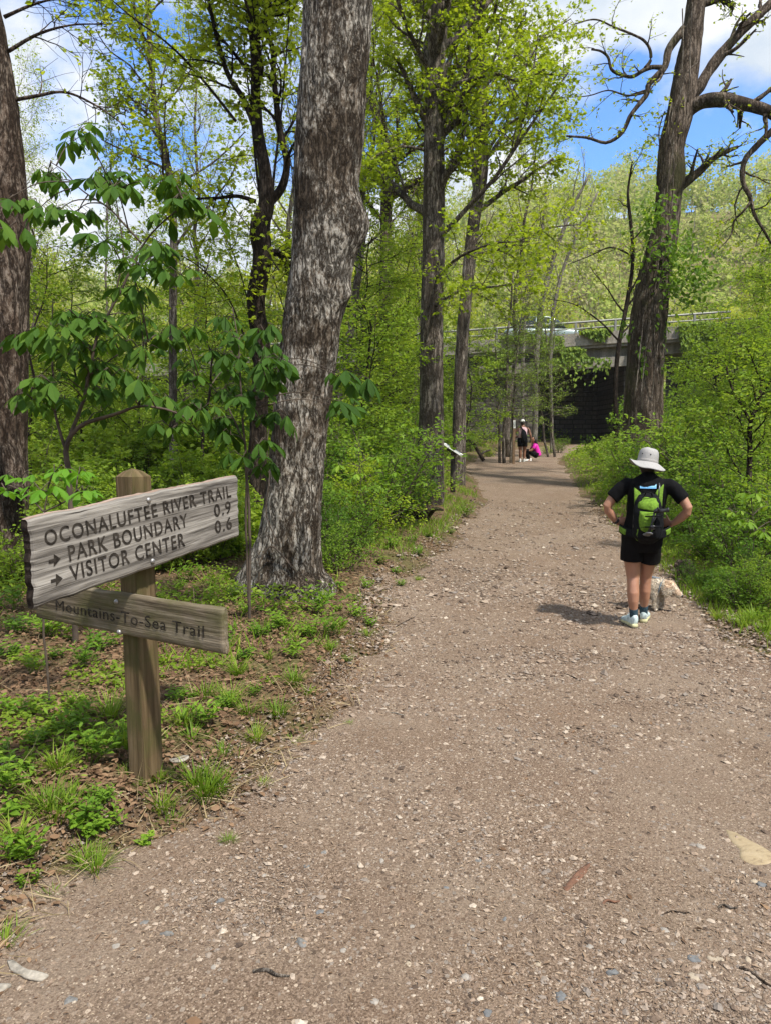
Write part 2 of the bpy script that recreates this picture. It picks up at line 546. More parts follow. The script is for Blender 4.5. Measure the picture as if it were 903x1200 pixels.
def path_material():
    m, n, b, o = newmat('gravel_path')
    v = coords(n)
    big = noise(n, v, 1.1, 5, .6)
    fine = noise(n, v, 120, 4, .7)
    base = ramp(n, fine, [(.32, (.045, .031, .021)), (.5, (.155, .112, .08)), (.68, (.30, .235, .18))])
    base = mix(n, ramp(n, big, [(.42, (0, 0, 0)), (.6, (.95, .95, .95))]), base, mix(n, .45, base, (.245, .20, .155)))
    red = ramp(n, noise(n, coords(n, (1, .6, 1)), 1.3, 6, .65), [(.47, (0, 0, 0)), (.64, (.55, .55, .55))])
    base = mix(n, red, base, mix(n, .4, base, (.15, .095, .064)))
    # chips of stone and bark pressed into the surface
    vd = n.nodes.new('ShaderNodeTexVoronoi'); vd.inputs['Scale'].default_value = 46
    n.links.new(coords(n, (1, .8, 1), rot=(0, 0, .5)), vd.inputs['Vector'])
    wn = n.nodes.new('ShaderNodeSeparateColor'); n.links.new(vd.outputs['Color'], wn.inputs[0])
    chip = ramp(n, wn.outputs[0], [(.0, (.08, .06, .045)), (.35, (.17, .12, .085)), (.6, (.25, .20, .155)), (.8, (.20, .175, .15)), (.95, (.40, .33, .26))])
    mask = math_(n, 'MULTIPLY', math_(n, 'LESS_THAN', vd.outputs['Distance'], .36), math_(n, 'GREATER_THAN', wn.outputs[1], .42))
    c = mix(n, mask, base, chip)
    vd2 = n.nodes.new('ShaderNodeTexVoronoi'); vd2.inputs['Scale'].default_value = 115
    n.links.new(v, vd2.inputs['Vector'])
    w2 = n.nodes.new('ShaderNodeSeparateColor'); n.links.new(vd2.outputs['Color'], w2.inputs[0])
    chip2 = ramp(n, w2.outputs[0], [(.0, (.09, .06, .045)), (.5, (.20, .145, .105)), (.85, (.33, .265, .2)), (1, (.44, .37, .29))])
    m2 = math_(n, 'MULTIPLY', math_(n, 'LESS_THAN', vd2.outputs['Distance'], .4), math_(n, 'GREATER_THAN', w2.outputs[2], .45))
    c = mix(n, m2, c, chip2)
    c = mix(n, 1.0, c, (1.2, 1.15, 1.1), 'MULTIPLY')
    n.links.new(c, b.inputs['Base Color']); b.inputs['Roughness'].default_value = .92
    b.inputs['Specular IOR Level'].default_value = .15
    h = math_(n, 'ADD', math_(n, 'MULTIPLY', fine, .5), math_(n, 'MULTIPLY', math_(n, 'ADD', math_(n, 'MULTIPLY', mask, wn.outputs[2]), math_(n, 'MULTIPLY', m2, .4)), .5))
    bump(n, b, h, 1.0, .02)
    return m


M['floor'] = ground_material()
M['path'] = path_material()


def grid_mesh(xs, ys, zf):
    X, Y = np.meshgrid(xs, ys)
    V = P3(X, Y, zf(X, Y))
    ny, nx = X.shape
    i = np.arange(ny * nx).reshape(ny, nx)
    F = np.stack([i[:-1, :-1], i[:-1, 1:], i[1:, 1:], i[1:, :-1]], -1).reshape(-1, 4)
    return MB().add(V, F)


xs = np.concatenate([-np.geomspace(600, 7, 30), np.arange(-6.6, 9, .13), np.geomspace(9.4, 600, 30)])
ys = np.concatenate([-np.geomspace(300, 4, 16), np.arange(-3.4, 22, .13), np.arange(22, 52, .5), np.geomspace(52.5, 700, 30)])
tag(grid_mesh(xs, ys, terrain).build('ground', M['floor']), kind='structure')

py_ = np.concatenate([np.arange(-12, 1.5, .35), np.arange(1.5, 16, .07), np.arange(16, 54, .3)])
u_ = np.linspace(-.12, 1.12, 100)
Yg, Ug = np.meshgrid(py_, u_, indexing='ij')
Xg = xl(Yg) * (1 - Ug) + xr(Yg) * Ug
edge = np.minimum(Xg - xl(Yg), xr(Yg) - Xg)
edge = edge + .55 * fbm(P3(Xg / .5, Yg / .6), 4, 21) + .26 * fbm(P3(Xg / .12, Yg / .12), 2, 25)
Zg = np.where(edge > 0, terrain(Xg, Yg), terrain(Xg, Yg)) + np.clip(edge * .25, -.03, .016) + .012 * fbm(P3(Xg / .5, Yg / .5), 3, 31)
i = np.arange(Yg.size).reshape(Yg.shape)
pm = MB().add(P3(Xg, Yg, Zg), np.stack([i[:-1, :-1], i[:-1, 1:], i[1:, 1:], i[1:, :-1]], -1).reshape(-1, 4))
tag(pm.build('path', M['path']), kind='structure')


def pathz(x, y):
    return terrain(x, y) + .014


def hill_h(x, y):
    r = np.hypot(x, y); az = np.degrees(np.arctan2(x, y))
    crest = np.interp(az, [-180, -60, -30, -22, -12, 0, 8, 16, 22, 30, 45, 90, 180], [25, 28, 32, 34, 34, 44, 57, 59, 58, 56, 50, 40, 25])
    t = np.clip((r - 66) / 150, 0, 1)
    return -3 + (crest + 3) * (t * t * (3 - 2 * t)) ** .85 + 9 * fbm(P3(x / 45, y / 45), 3, 41) * np.clip((r - 80) / 60, 0, 1)


az = np.radians(np.concatenate([np.arange(-180, -40, 10), np.arange(-40, 44, 2), np.arange(44, 181, 8)]))
rr = np.concatenate([np.linspace(62, 230, 40), [300, 400]])
Rg, Ag = np.meshgrid(rr, az)
hx, hy = Rg * np.sin(Ag), Rg * np.cos(Ag)
i = np.arange(Rg.size).reshape(Rg.shape)
M['hill'] = plain('hill_ground', (.16, .14, .06), .95, var=.4, scale=.3, spec=.05)
tag(MB().add(P3(hx, hy, hill_h(hx, hy)), np.stack([i[:-1, :-1], i[:-1, 1:], i[1:, 1:], i[1:, :-1]], -1).reshape(-1, 4)).build('hill', M['hill']), kind='structure')


def hillside():
    r = np.random.default_rng(3)
    n = 1250
    a = np.radians(r.uniform(-36, 36, n)); d = 78 + 145 * r.random(n) ** .9
    x, y = d * np.sin(a), d * np.cos(a)
    z = hill_h(x, y)
    mb = MB()
    per = 260
    h = r.uniform(5.5, 17, n)
    c = np.stack([x, y, z], -1)
    # crown points: several lobes per tree
    lob = unit(r.normal(size=(n, 7, 3))) * r.uniform(.3, 1, (n, 7, 1))
    k = r.integers(0, 7, (n, per))
    off = np.take_along_axis(lob, k[:, :, None].repeat(3, 2), 1) * .8 + unit(r.normal(size=(n, per, 3))) * r.uniform(.2, .38, (n, per, 1))
    S = np.stack([h * .30, h * .30, h * .42], -1)
    P = c[:, None] + off * S[:, None]; P[:, :, 2] += (h * .62)[:, None]
    P = P.reshape(-1, 3)
    D = unit(r.normal(size=P.shape)); N = unit(r.normal(size=P.shape) * .7 + [0, -.4, .9])
    mb.leaves(P, D, N, r.uniform(.4, .85, len(P)), QUAD, 0)
    # pale bare stems between
    Pt = np.stack([c, c + np.stack([r.normal(size=n) * .4, r.normal(size=n) * .4, h * .95], -1)], 1)
    q_ = r.random(n) < .22
    mb.tubes(Pt[q_], np.stack([h * .010, h * .003], -1)[q_], 4, 1)
    nb = 1
    t = r.uniform(.35, .9, (n, nb, 1))
    s = Pt[:, None, 0] * (1 - t) + Pt[:, None, 1] * t
    e = s + np.stack([r.normal(size=(n, nb)) * 1.3, r.normal(size=(n, nb)) * 1.3, r.uniform(1, 3, (n, nb))], -1)
    mb.tubes(np.stack([s, e], 2).reshape(-1, 2, 3), np.tile([[.05, .015]], (n * nb, 1)), 3, 1)
    return mb


def haze():
    m = bpy.data.materials.new('valley_haze'); m.use_nodes = True
    n = m.node_tree; n.nodes.clear()
    out = n.nodes.new('ShaderNodeOutputMaterial'); v = n.nodes.new('ShaderNodeVolumePrincipled')
    v.inputs['Color'].default_value = (.93, .95, .97, 1); v.inputs['Density'].default_value = .00032; v.inputs['Anisotropy'].default_value = .2
    n.links.new(v.outputs[0], out.inputs['Volume'])
    mb = MB(); mb.box((0, 200, 44), (700, 620, 52))
    tag(mb.build('haze', m, smooth=False), kind='stuff')


haze()
tag(hillside().build('hillside_forest', [M['hillf'], M['bark_pale']]), kind='stuff')


# ------------------------------------------------------------------ tree growing
def spawn(P, R, m, t0, t1, ang, L0, lt, rr, K, up, wander, r, flat=1.0, minr=.003, grav=0.0):
    N, KP, _ = P.shape
    t = t0 + (t1 - t0) * ((np.arange(m)[None] + r.random((N, m))) / m)
    f = t * (KP - 1); i0 = np.minimum(f.astype(int), KP - 2); w = (f - i0)[..., None]
    ar = np.arange(N)[:, None]
    pos = P[ar, i0] * (1 - w) + P[ar, i0 + 1] * w
    T = unit(P[ar, i0 + 1] - P[ar, i0])
    rad = R[ar, i0] * (1 - w[..., 0]) + R[ar, i0 + 1] * w[..., 0]
    ref = np.where(np.abs(T[..., 2:3]) > .85, np.array([1., 0, 0]), np.array([0., 0, 1.]))
    A = unit(np.cross(T, ref)); B = np.cross(T, A)
    az = r.random((N, 1)) * 6.28 + np.arange(m)[None] * 2.4 + r.normal(size=(N, m)) * .4
    a = ang + r.normal(size=(N, m)) * .15
    d = T * np.cos(a)[..., None] + (A * np.cos(az)[..., None] + B * np.sin(az)[..., None]) * np.sin(a)[..., None]
    d[..., 2] = d[..., 2] * flat + up
    d = unit(d).reshape(-1, 3)
    Ln = (np.asarray(L0).reshape(-1, 1) * (1 - lt * t) * r.uniform(.55, 1.2, (N, m))).reshape(-1)
    pts = [pos.reshape(-1, 3)]
    for k in range(K - 1):
        pts.append(pts[-1] + d * (Ln / (K - 1))[:, None])
        d = unit(d + wander * r.normal(size=d.shape) * [1, 1, .7] + np.array([0, 0, up * .25 - grav]))
    P2 = np.stack(pts, 1)
    r0 = np.maximum((rad * rr).reshape(-1), minr)
    R2 = r0[:, None] * np.linspace(1, .35, K)[None]
    return P2, np.maximum(R2, minr * .55)


def leaf_on(mb, P, per, size, r, tmpl=LEAF, spread=.8, droop=.25, t0=.2, nj=.6, mi=0, jit=.03, wid=1.0):
    N, K, _ = P.shape
    if N == 0: return
    t = t0 + (1 - t0) * r.random((N, per))
    f = t * (K - 1); i0 = np.minimum(f.astype(int), K - 2); w = (f - i0)[..., None]
    ar = np.arange(N)[:, None]
    pos = P[ar, i0] * (1 - w) + P[ar, i0 + 1] * w
    T = unit(P[ar, i0 + 1] - P[ar, i0])
    D = unit(T * .6 + spread * unit(r.normal(size=T.shape) * [1, 1, .35]) + [0, 0, -droop])
    Nn = np.array([0, 0, 1.]) + nj * r.normal(size=T.shape)
    pos = pos + r.normal(size=pos.shape) * jit
    mb.leaves(pos.reshape(-1, 3), D.reshape(-1, 3), Nn.reshape(-1, 3), size * r.uniform(.6, 1.2, N * per), tmpl, mi, wid)


def resample(pts, rad, K):
    pts = np.asarray(pts, float); rad = np.asarray(rad, float)
    # smooth catmull-rom resampling
    d = np.r_[0, np.cumsum(np.linalg.norm(np.diff(pts, axis=0), axis=1))]
    q = np.linspace(0, d[-1], K)
    if len(pts) > 2:
        m = np.gradient(pts, d, axis=0)
        j = np.clip(np.searchsorted(d, q, 'right') - 1, 0, len(pts) - 2)
        h = (d[j + 1] - d[j])[:, None]; s = ((q - d[j])[:, None]) / h
        o = (2 * s ** 3 - 3 * s ** 2 + 1) * pts[j] + (s ** 3 - 2 * s ** 2 + s) * h * m[j] + (-2 * s ** 3 + 3 * s ** 2) * pts[j + 1] + (s ** 3 - s ** 2) * h * m[j + 1]
    else:
        o = pts[0] + (pts[-1] - pts[0]) * (q / d[-1])[:, None]
    return o, np.interp(q, d, rad)


def pix(lst, Y):
    """(px, py[, depth offset]) -> world points at distance Y"""
    return np.array([at(p[0], p[1], Y + (p[2] if len(p) > 2 else 0)) for p in lst])


def rough_trunk(mb, pts, rad, K, sides, amp, seed, mi=0, vs=.35, flare=0):
    o, rr_ = resample(pts, rad, K)
    T = unit(np.gradient(o, axis=0))
    A = unit(np.cross(T, [0, 1, .05])); B = np.cross(T, A)
    th = np.arange(sides) * 2 * np.pi / sides
    dirs = A[:, None] * np.cos(th)[None, :, None] + B[:, None] * np.sin(th)[None, :, None]
    base = o[:, None] + dirs * rr_[:, None, None]
    q = base * [1, 1, vs]
    ridge = 1 - np.abs(2 * vnoise(q * 16, seed) - 1)
    ridge2 = 1 - np.abs(2 * vnoise(q * 34, seed + 7) - 1)
    lump = fbm(base * 2.2, 3, seed + 3)
    disp = amp * (.6 * ridge + .4 * ridge2 - .5) + amp * 2.2 * lump
    if flare:
        hgt = base[..., 2] - base[0, :, 2].mean()
        fl = np.exp(-np.maximum(hgt, 0) / .32)
        disp = disp + flare * fl * (.35 + .65 * np.maximum(0, np.sin(th[None] * 4 + 1.1 + 1.5 * np.sin(th[None] * 2))))
    V = base + dirs * disp[..., None]
    idx = np.arange(K * sides).reshape(K, sides)
    a, b = idx[:-1], idx[1:]
    F = np.stack([a, np.roll(a, -1, 1), np.roll(b, -1, 1), b], -1).reshape(-1, 4)
    mb.add(V, [F, idx[-1:]], mi)
    return o, rr_


def finish_tree(name, label, cat, group, base, wood, crown, bark, leaf, extra=None):
    root = thing(name, label, cat, tuple(base), group=group)
    for mb in (wood, crown):
        if mb is not None: mb.v = [v - np.asarray(base) for v in mb.v]
    wood.build('trunk', bark, root)
    if crown is not None and crown.n: crown.build('crown', leaf, root, smooth=False)
    return root


def hero_tree(name, label, Y, trunk, widths, limbs, bark, leaf, seed, K=60, sides=20, amp=.012, m1=0, t1=(.4, 1), L1=2.6, m2=8, L2=1.0, m3=6, L3=.5, per=9, lsize=.085,
              up1=.25, ext=None, cat='tree', group=None, flare=.0, tm=LEAF, base_off=.2, barelimb=(), ang=1.0, wood_mi=None, min_leaf_z=None):
    """trunk: [(px,py)], widths in px; limbs: list of ([(px,py[,dy])], r0 m, r1 m)"""
    r = np.random.default_rng(seed)
    pts = pix(trunk, Y); rad = np.array(widths) / 2 / FPX * Y
    b = pts[0].copy()
    gz = float(terrain(b[0], b[1]))
    pts[0, 2] = min(pts[0, 2], gz - base_off) if abs(pts[0, 2] - gz) < 1.0 else gz - base_off
    base = np.array([b[0], b[1], gz])
    if ext is not None:
        e = np.asarray(ext, float)
        n = max(3, int(np.linalg.norm(e[:3]) / 2))
        top = pts[-1]; r0 = rad[-1]
        q = [top + e[:3] * k / n + r.normal(size=3) * .12 * [1, 1, 0] for k in range(1, n + 1)]
        pts = np.vstack([pts, q]); rad = np.r_[rad, np.linspace(r0, r0 * .3, n + 1)[1:]]
    wood, crown = MB(), MB()
    o, rr_ = rough_trunk(wood, pts, rad, K, sides, amp, seed, flare=flare)
    P1, R1 = [], []
    KL = 12
    for k, lb in enumerate(limbs):
        lp = pix(lb[0], Y)
        q, qr = resample(lp, np.linspace(lb[1], lb[2], len(lp)), KL * 3)
        q = q + .25 * lb[1] * fbm(q * 3, 2, seed + k)[:, None] * np.array([1, 1, 1])
        wood.tube(q, qr * (1 + .25 * fbm(q * 5, 2, seed + 50 + k)), 9)
        if k in barelimb: continue
        q2, r2 = resample(q, qr, KL)
        P1.append(q2[None]); R1.append(r2[None])
    TP, TR = resample(o, rr_, 24)
    if m1:
        a, c = spawn(TP[None], TR[None], m1, t1[0], t1[1], ang, L1, .35, .45, KL, up1, .12, r, minr=.012)
        wood.tubes(a, c, 7); P1.append(a); R1.append(c)
    if P1:
        P1 = np.concatenate(P1); R1 = np.concatenate(R1)
        ln = np.linalg.norm(P1[:, -1] - P1[:, 0], axis=1)
        P2, R2 = spawn(P1, R1, m2, .2, 1, .9, np.clip(ln * .45, .4, L2), .4, .5, 7, .1, .16, r, minr=.006)
        wood.tubes(P2, R2, 5)
        P3_, R3 = spawn(P2, R2, m3, .15, 1, .8, L3, .3, .55, 4, .0, .2, r, flat=.5, minr=.0035)
        wood.tubes(P3_, R3, 3)
        leaf_on(crown, P3_, per, lsize, r, tm)
        leaf_on(crown, P2, 3, lsize, r, tm, t0=.5)
    return finish_tree(name, label, cat, group, base, wood, crown, bark, leaf)
# ------------------------------------------------------------------ the named trees
def big_tree():
    Y = 7.12
    prof = [(690, 290, 388), (672, 297, 378), (650, 303, 375), (620, 308, 374), (560, 315, 378), (500, 321, 384), (440, 326, 391), (400, 331, 397), (365, 335, 402), (345, 337, 406), (325, 340, 408),
            (300, 343, 412), (268, 345, 418), (230, 346, 417), (190, 348, 419), (150, 350, 424), (80, 355, 428), (0, 360, 433)]
    c = [((l + r_) / 2, y) for y, l, r_ in prof]; w = [r_ - l for y, l, r_ in prof]
    pts = pix(c, Y); rad = np.array(w) / 2 / FPX * Y
    base = np.array([pts[0][0], Y, float(terrain(pts[0][0], Y))])
    pts = np.vstack([pts[0] - [0.0, 0, .35], pts]); rad = np.r_[rad[0] * 1.12, rad]
    top = pts[-1]; n = 8
    q = [top + np.array([.16 * k, .1 * k, 1.1 * k]) for k in range(1, n + 1)]
    pts = np.vstack([pts, q]); rad = np.r_[rad, np.linspace(rad[-1], rad[-1] * .45, n + 1)[1:]]
    wood, crown = MB(), MB()
    r = np.random.default_rng(77)
    # densely ringed where the photo sees it
    o, rr_ = rough_trunk(wood, pts[:19], rad[:19], 420, 190, .027, 5, vs=.3, flare=.17)
    o2, r2 = rough_trunk(wood, pts[18:], rad[18:], 60, 40, .012, 5)
    # burl on the right side: a swollen collar of bark, and a smaller one lower down
    V = wood.v[0]
    def swell(cpx, cpy, size, h):
        cc = at(cpx, cpy, Y - .08)
        d = np.linalg.norm((V - cc) * [1, 1, .8], axis=1)
        k = np.exp(-(d / size) ** 2)
        dirn = unit(np.array([.9, -.35, 0.1]))
        V[:] = V + (k * h)[:, None] * dirn * (1 + .6 * fbm(V * 9, 3, 91))[:, None]
    swell(418, 262, .16, .10); swell(414, 280, .09, .04); swell(408, 345, .09, .035); swell(300, 690, .25, -.16)
    wood.v[0] = V
    TP, TR = resample(o2, r2, 20)
    a, c_ = spawn(TP[None], TR[None], 12, .25, 1, .8, 5.0, .3, .5, 10, .35, .12, r, minr=.03)
    wood.tubes(a, c_, 8)
    b2, c2 = spawn(a, c_, 8, .25, 1, .8, 1.9, .3, .5, 6, .1, .15, r, minr=.01); wood.tubes(b2, c2, 5)
    b3, c3 = spawn(b2, c2, 6, .2, 1, .8, .7, .3, .5, 4, 0, .2, r, minr=.005); wood.tubes(b3, c3, 3)
    leaf_on(crown, b3, 7, .10, r, LEAF)
    # thin creeper stem climbing the left edge of the foot
    root = finish_tree('foreground_tree', 'thick leaning tree with flaking dark and pale bark and a burl, behind the trail sign', 'tree', None, base, wood, crown, M['bark_big'], M['maple'])
    vm = MB()
    for pl, rr0 in (([(327, 640), (312, 600), (316, 560), (313, 520), (322, 470), (320, 430)], .006), ([(345, 668), (330, 650), (318, 640), (308, 652), (303, 690)], .008)):
        q, qr = resample(pix(pl, Y - .36), [rr0] * len(pl), 24)
        vm.tube(q - base, qr, 6)
    vm.build('creeper_stem', M['twig'], root)
    return root


big_tree()

hero_tree('woodland_tree', 'straight grey trunked tree with a crooked bare limb, right of the leaning foreground tree', 14, 
          [(503, 512), (505, 470), (505, 400), (507, 300), (508, 240), (508, 190), (508, 140), (510, 80), (513, 30), (516, 0)],
          [34, 27, 26, 24.5, 25, 23, 22, 21, 20, 19],
          [([(518, 158), (530, 146), (537, 140, -.2), (540, 122, -.3), (530, 107, -.4), (534, 99, -.5), (545, 95, -.6), (582, 87, -.9), (607, 94, -1.1), (640, 80, -1.4)], .07, .02),
           ([(508, 283), (530, 262, -.3), (550, 240, -.5), (580, 207, -.7), (605, 170, -.8), (640, 120, -1), (665, 85, -1)], .055, .014),
           ([(580, 207, -.7), (600, 178, -.8), (612, 140, -.8), (622, 95, -.8), (630, 40, -.7)], .03, .01),
           ([(500, 176), (470, 172, -.3), (442, 182, -.6), (425, 196, -.9)], .03, .01),
           ([(509, 120), (530, 60, .4), (560, 10, .8), (580, -40, 1)], .05, .02),
           ([(507, 90), (480, 40, -.5), (465, 0, -.8), (450, -50, -1)], .05, .02),
           ([(506, 330), (540, 300, -1), (580, 285, -1.6), (620, 283, -2)], .03, .008),
           ([(506, 360), (545, 340, -1.4), (585, 335, -2), (615, 330, -2.4)], .028, .008)],
          M['bark_mid'], M['maple'], 21, m1=22, t1=(.35, 1), L1=3.0, ext=(.3, .2, 5.5), per=11, lsize=.078, m2=10, m3=7, tm=MAPLE, K=110, sides=36, amp=.014)

hero_tree('woodland_tree', 'slimmer tree right of the straight grey trunk, its stem half hidden by spring leaves', 18,
          [(537, 520), (538, 470), (541, 400), (548, 320), (556, 250), (563, 206), (564, 150), (563, 106), (562, 40), (560, -30)],
          [17, 15, 14, 14, 14, 15, 13, 11, 10, 8],
          [([(564, 190), (590, 150, -.5), (630, 130, -1), (670, 140, -1.4)], .04, .012), ([(550, 300), (590, 290, -.6), (640, 268, -1), (690, 262, -1)], .04, .01),
           ([(560, 120), (600, 70, .3), (640, 40, .5), (668, 22, .7)], .04, .012)],
          M['bark_mid'], M['maple'], 22, m1=26, t1=(.4, 1), L1=4.0, ext=(.3, 0, 4), per=11, lsize=.088, m2=10, m3=7, L2=1.3, tm=MAPLE)

hero_tree('forked_tree', 'forked tree standing between the leaning foreground tree and the straight grey trunk', 26,
          [(450, 470), (451, 380), (452, 300), (452, 262), (453, 225), (454, 175), (446, 145), (430, 107), (424, 60)],
          [16, 14, 13, 13, 13, 9, 8, 6, 4],
          [([(455, 232), (470, 222), (483, 214), (505, 208)], .16, .08), ([(452, 225), (436, 200), (428, 195)], .1, .04), ([(505, 208), (520, 160), (530, 100)], .08, .03)],
          M['bark_red'], M['maple'], 23, m1=18, t1=(.5, 1), L1=4.0, L2=1.6, L3=.8, ext=(-.3, 0, 2), per=10, lsize=.12, m3=7)

hero_tree('gnarled_tree', 'dark gnarled tree with swollen trunk and upright shoots, left of the leaning foreground tree', 10.5,
          [(301, 560), (303, 498), (306, 440), (307, 408), (300, 350), (308, 300), (305, 268), (313, 238), (311, 200), (303, 160), (300, 110), (299, 50), (296, 0)],
          [24, 20, 18, 19, 20, 22, 24, 18, 14, 12, 12, 11, 10],
          [([(314, 240), (330, 220), (336, 195), (328, 150), (322, 100), (318, 50), (300, 10)], .065, .025), ([(310, 300), (325, 296), (338, 310), (350, 300)], .06, .02),
           ([(302, 155), (285, 115), (269, 90), (256, 50), (249, 20), (240, -20)], .045, .02),
           ([(300, 236), (280, 230), (255, 232), (232, 233), (205, 240)], .03, .01),
           ([(277, 142), (245, 102), (212, 65), (192, 47), (155, 20), (120, -10)], .02, .008),
           ([(306, 240), (300, 190), (296, 140), (290, 90), (285, 30)], .02, .008), ([(316, 260), (322, 200), (330, 130), (336, 60), (340, 0)], .02, .008),
           ([(298, 50), (310, 30), (322, 5), (330, -20)], .05, .02), ([(304, 440), (285, 390), (265, 345), (230, 310), (180, 285)], .016, .006), ([(304, 420), (290, 350), (275, 300), (250, 250)], .012, .006)],
          M['bark_dark'], M['maple'], 24, m1=12, t1=(.6, 1), L1=2.3, ext=(0, 0, 2.5), per=8, lsize=.07, m2=9, m3=7, tm=MAPLE, amp=.02, K=90, sides=24)

hero_tree('slender_tree', 'tall slender straight tree rising through the left woods with thin sparse branches', 14,
          [(203, 520), (203, 450), (203, 360), (204, 280), (197, 195), (188, 160), (180, 110), (176, 50), (173, 0)],
          [11, 9.5, 9, 8.5, 8, 7, 6.5, 6, 5],
          [([(186, 145), (172, 125), (150, 116), (130, 112)], .02, .006), ([(182, 130), (205, 110), (225, 80), (240, 60)], .02, .006), ([(178, 80), (160, 50), (150, 30), (140, 15)], .02, .006)],
          M['bark_mid'], M['maple'], 25, m1=22, t1=(.42, 1), L1=2.3, ext=(0, 0, 2), per=7, lsize=.09, m2=7, m3=5, K=50, sides=12, amp=.006)

lt = hero_tree('edge_tree', 'stout red brown trunk at the left edge with a dark stem leaning at its foot', 8,
          [(0, 575), (6, 520), (7, 450), (9, 350), (9, 280), (5, 210), (-3, 125), (-16, 40), (-28, -20)],
          [58, 47, 46, 46, 46, 45, 43, 40, 36],
          [([(24, 575, -.3), (16, 540, -.3), (8, 500, -.35), (0, 465, -.4), (-15, 420, -.4), (-40, 370, -.3)], .12, .08),
           ([(12, 118), (40, 113), (75, 108), (110, 122), (150, 150)], .022, .006), ([(10, 60), (45, 40), (80, 30), (130, 28)], .02, .005), ([(5, 20), (40, 5), (80, -5)], .02, .006)],
          M['bark_red'], M['maple'], 26, m1=8, t1=(.8, 1), L1=3, ext=(-.5, 0, 6), per=0, lsize=.08, K=160, sides=60, amp=.015, barelimb=(0,), flare=.05)

# the big vine-clad tree on the right
RT_Y = 18
rt = hero_tree('vine_clad_tree', 'huge dark tree with heavy crooked limbs and climbing vines, standing before the bridge', RT_Y,
          [(752, 530), (754, 450), (757, 400), (762, 350), (767, 320), (780, 262), (783, 225), (785, 205), (786, 175), (796, 131), (803, 87), (810, 44), (815, 0)],
          [48, 42, 41, 40, 35, 28, 28, 31, 27, 28, 26, 22, 20],
          [([(806, 112), (815, 106), (829, 84), (861, 44), (903, 4), (940, -30)], .15, .09),
           ([(797, 140), (806, 128), (820, 120, -.2), (838, 117, -.4), (870, 122, -.7), (902, 132, -1), (930, 150, -1.2)], .19, .12),
           ([(908, 150, -1), (885, 172, -.9), (873, 186, -.9), (870, 214, -.9), (879, 233, -.9), (882, 248, -.9), (893, 268, -.9), (903, 285, -.9)], .075, .025),
           ([(879, 236, -.9), (870, 248, -.9), (861, 257, -.8), (856, 275, -.8), (842, 292, -.8)], .03, .012),
           ([(801, 34), (791, 46), (783, 58), (778, 79), (768, 90), (759, 100), (758, 108), (748, 122), (739, 134), (727, 157), (710, 167), (690, 162), (663, 159)], .10, .025),
           ([(774, 79), (762, 79), (754, 82), (739, 90), (728, 88), (716, 82), (711, 66), (703, 60), (692, 58)], .055, .02),
           ([(755, 80), (761, 72), (760, 56), (753, 47), (742, 41), (719, 32), (698, 23), (669, 29)], .045, .014),
           ([(758, 108), (735, 112), (712, 106), (690, 112), (655, 114)], .025, .008),
           ([(790, 222), (799, 216), (815, 204), (838, 184), (864, 172)], .15, .04),
           ([(812, 8), (830, 3), (845, -1), (858, 8)], .08, .06),
           ([(775, 190), (772, 150), (778, 130)], .02, .01)],
          M['bark_right'], M['maple'], 27, m1=4, t1=(.8, 1), L1=3.5, ext=(.2, 0, 6), per=4, lsize=.085, m2=7, m3=4, L2=1.0, K=170, sides=44, amp=.022, flare=.12)


def right_tree_dress():
    r = np.random.default_rng(8)
    base = np.array(rt.location)
    vm = MB()
    lines = [[(752, 470), (757, 420), (770, 330), (777, 262), (786, 205), (789, 160), (787, 140), (795, 110), (806, 80), (815, 73)],
             [(770, 450), (766, 400), (769, 340), (779, 280), (788, 230), (787, 180), (782, 150), (784, 120)],
             [(800, 10), (800, 60), (796, 100), (792, 140), (786, 170)], [(762, 470), (768, 420), (774, 380)], [(744, 465), (750, 400), (757, 360)],
             [(782, 215), (790, 200), (795, 192)], [(811, 3), (806, 50), (808, 90), (803, 120)]]
    for k, pl in enumerate(lines):
        q, qr = resample(pix([(a + r.normal() * 1.5, b) for a, b in pl], RT_Y - .62), [.013] * len(pl), 40)
        q = q + .03 * fbm(q * 4, 2, k)[:, None]
        vm.tube(q - base, qr, 6)
    vm.build('climbing_vine', M['bark_mid'], rt)
    im = MB()
    tr = pix([(754, 450), (757, 400), (762, 350), (767, 320), (780, 262), (783, 240)], RT_Y)
    tq, _ = resample(tr, [1] * 6, 60)
    n = 2600
    j = r.integers(0, 60, n); a = r.uniform(0, 6.28, n)
    rad = .38 + .12 * r.random(n) + .12 * (vnoise(np.stack([a * 2, j * .2, a * 0], -1), 4) > .6)
    keep = vnoise(np.stack([np.cos(a) * 2.5, np.sin(a) * 2.5, j * .16], -1), 6) > .72
    P = tq[j] + np.stack([np.cos(a) * rad, np.sin(a) * rad, r.normal(size=n) * .1], -1)
    P = P[keep]; O = np.stack([np.cos(a), np.sin(a), 0 * a], -1)[keep]
    im.leaves(P - base, unit(O * .4 + [0, 0, -1] + r.normal(size=P.shape) * .4), O + r.normal(size=P.shape) * .4, r.uniform(.09, .17, len(P)), LEAF)
    # leafy sprays hanging out to the right and left
    cen = pix([(800, 300), (815, 315), (805, 325), (790, 300), (820, 330), (785, 330), (762, 262), (765, 240), (770, 300), (800, 345)], RT_Y - .7)
    for c in cen:
        k = 85
        P = c + r.normal(size=(k, 3)) * [.26, .35, .22]
        im.leaves(P - base, unit(r.normal(size=(k, 3)) * [1, 1, .5] + [0, 0, -.5]), r.normal(size=(k, 3)) * .5 + [0, -.3, 1], r.uniform(.09, .16, k), LEAF)
    im.build('ivy', M['ivy'], rt, smooth=False)


right_tree_dress()

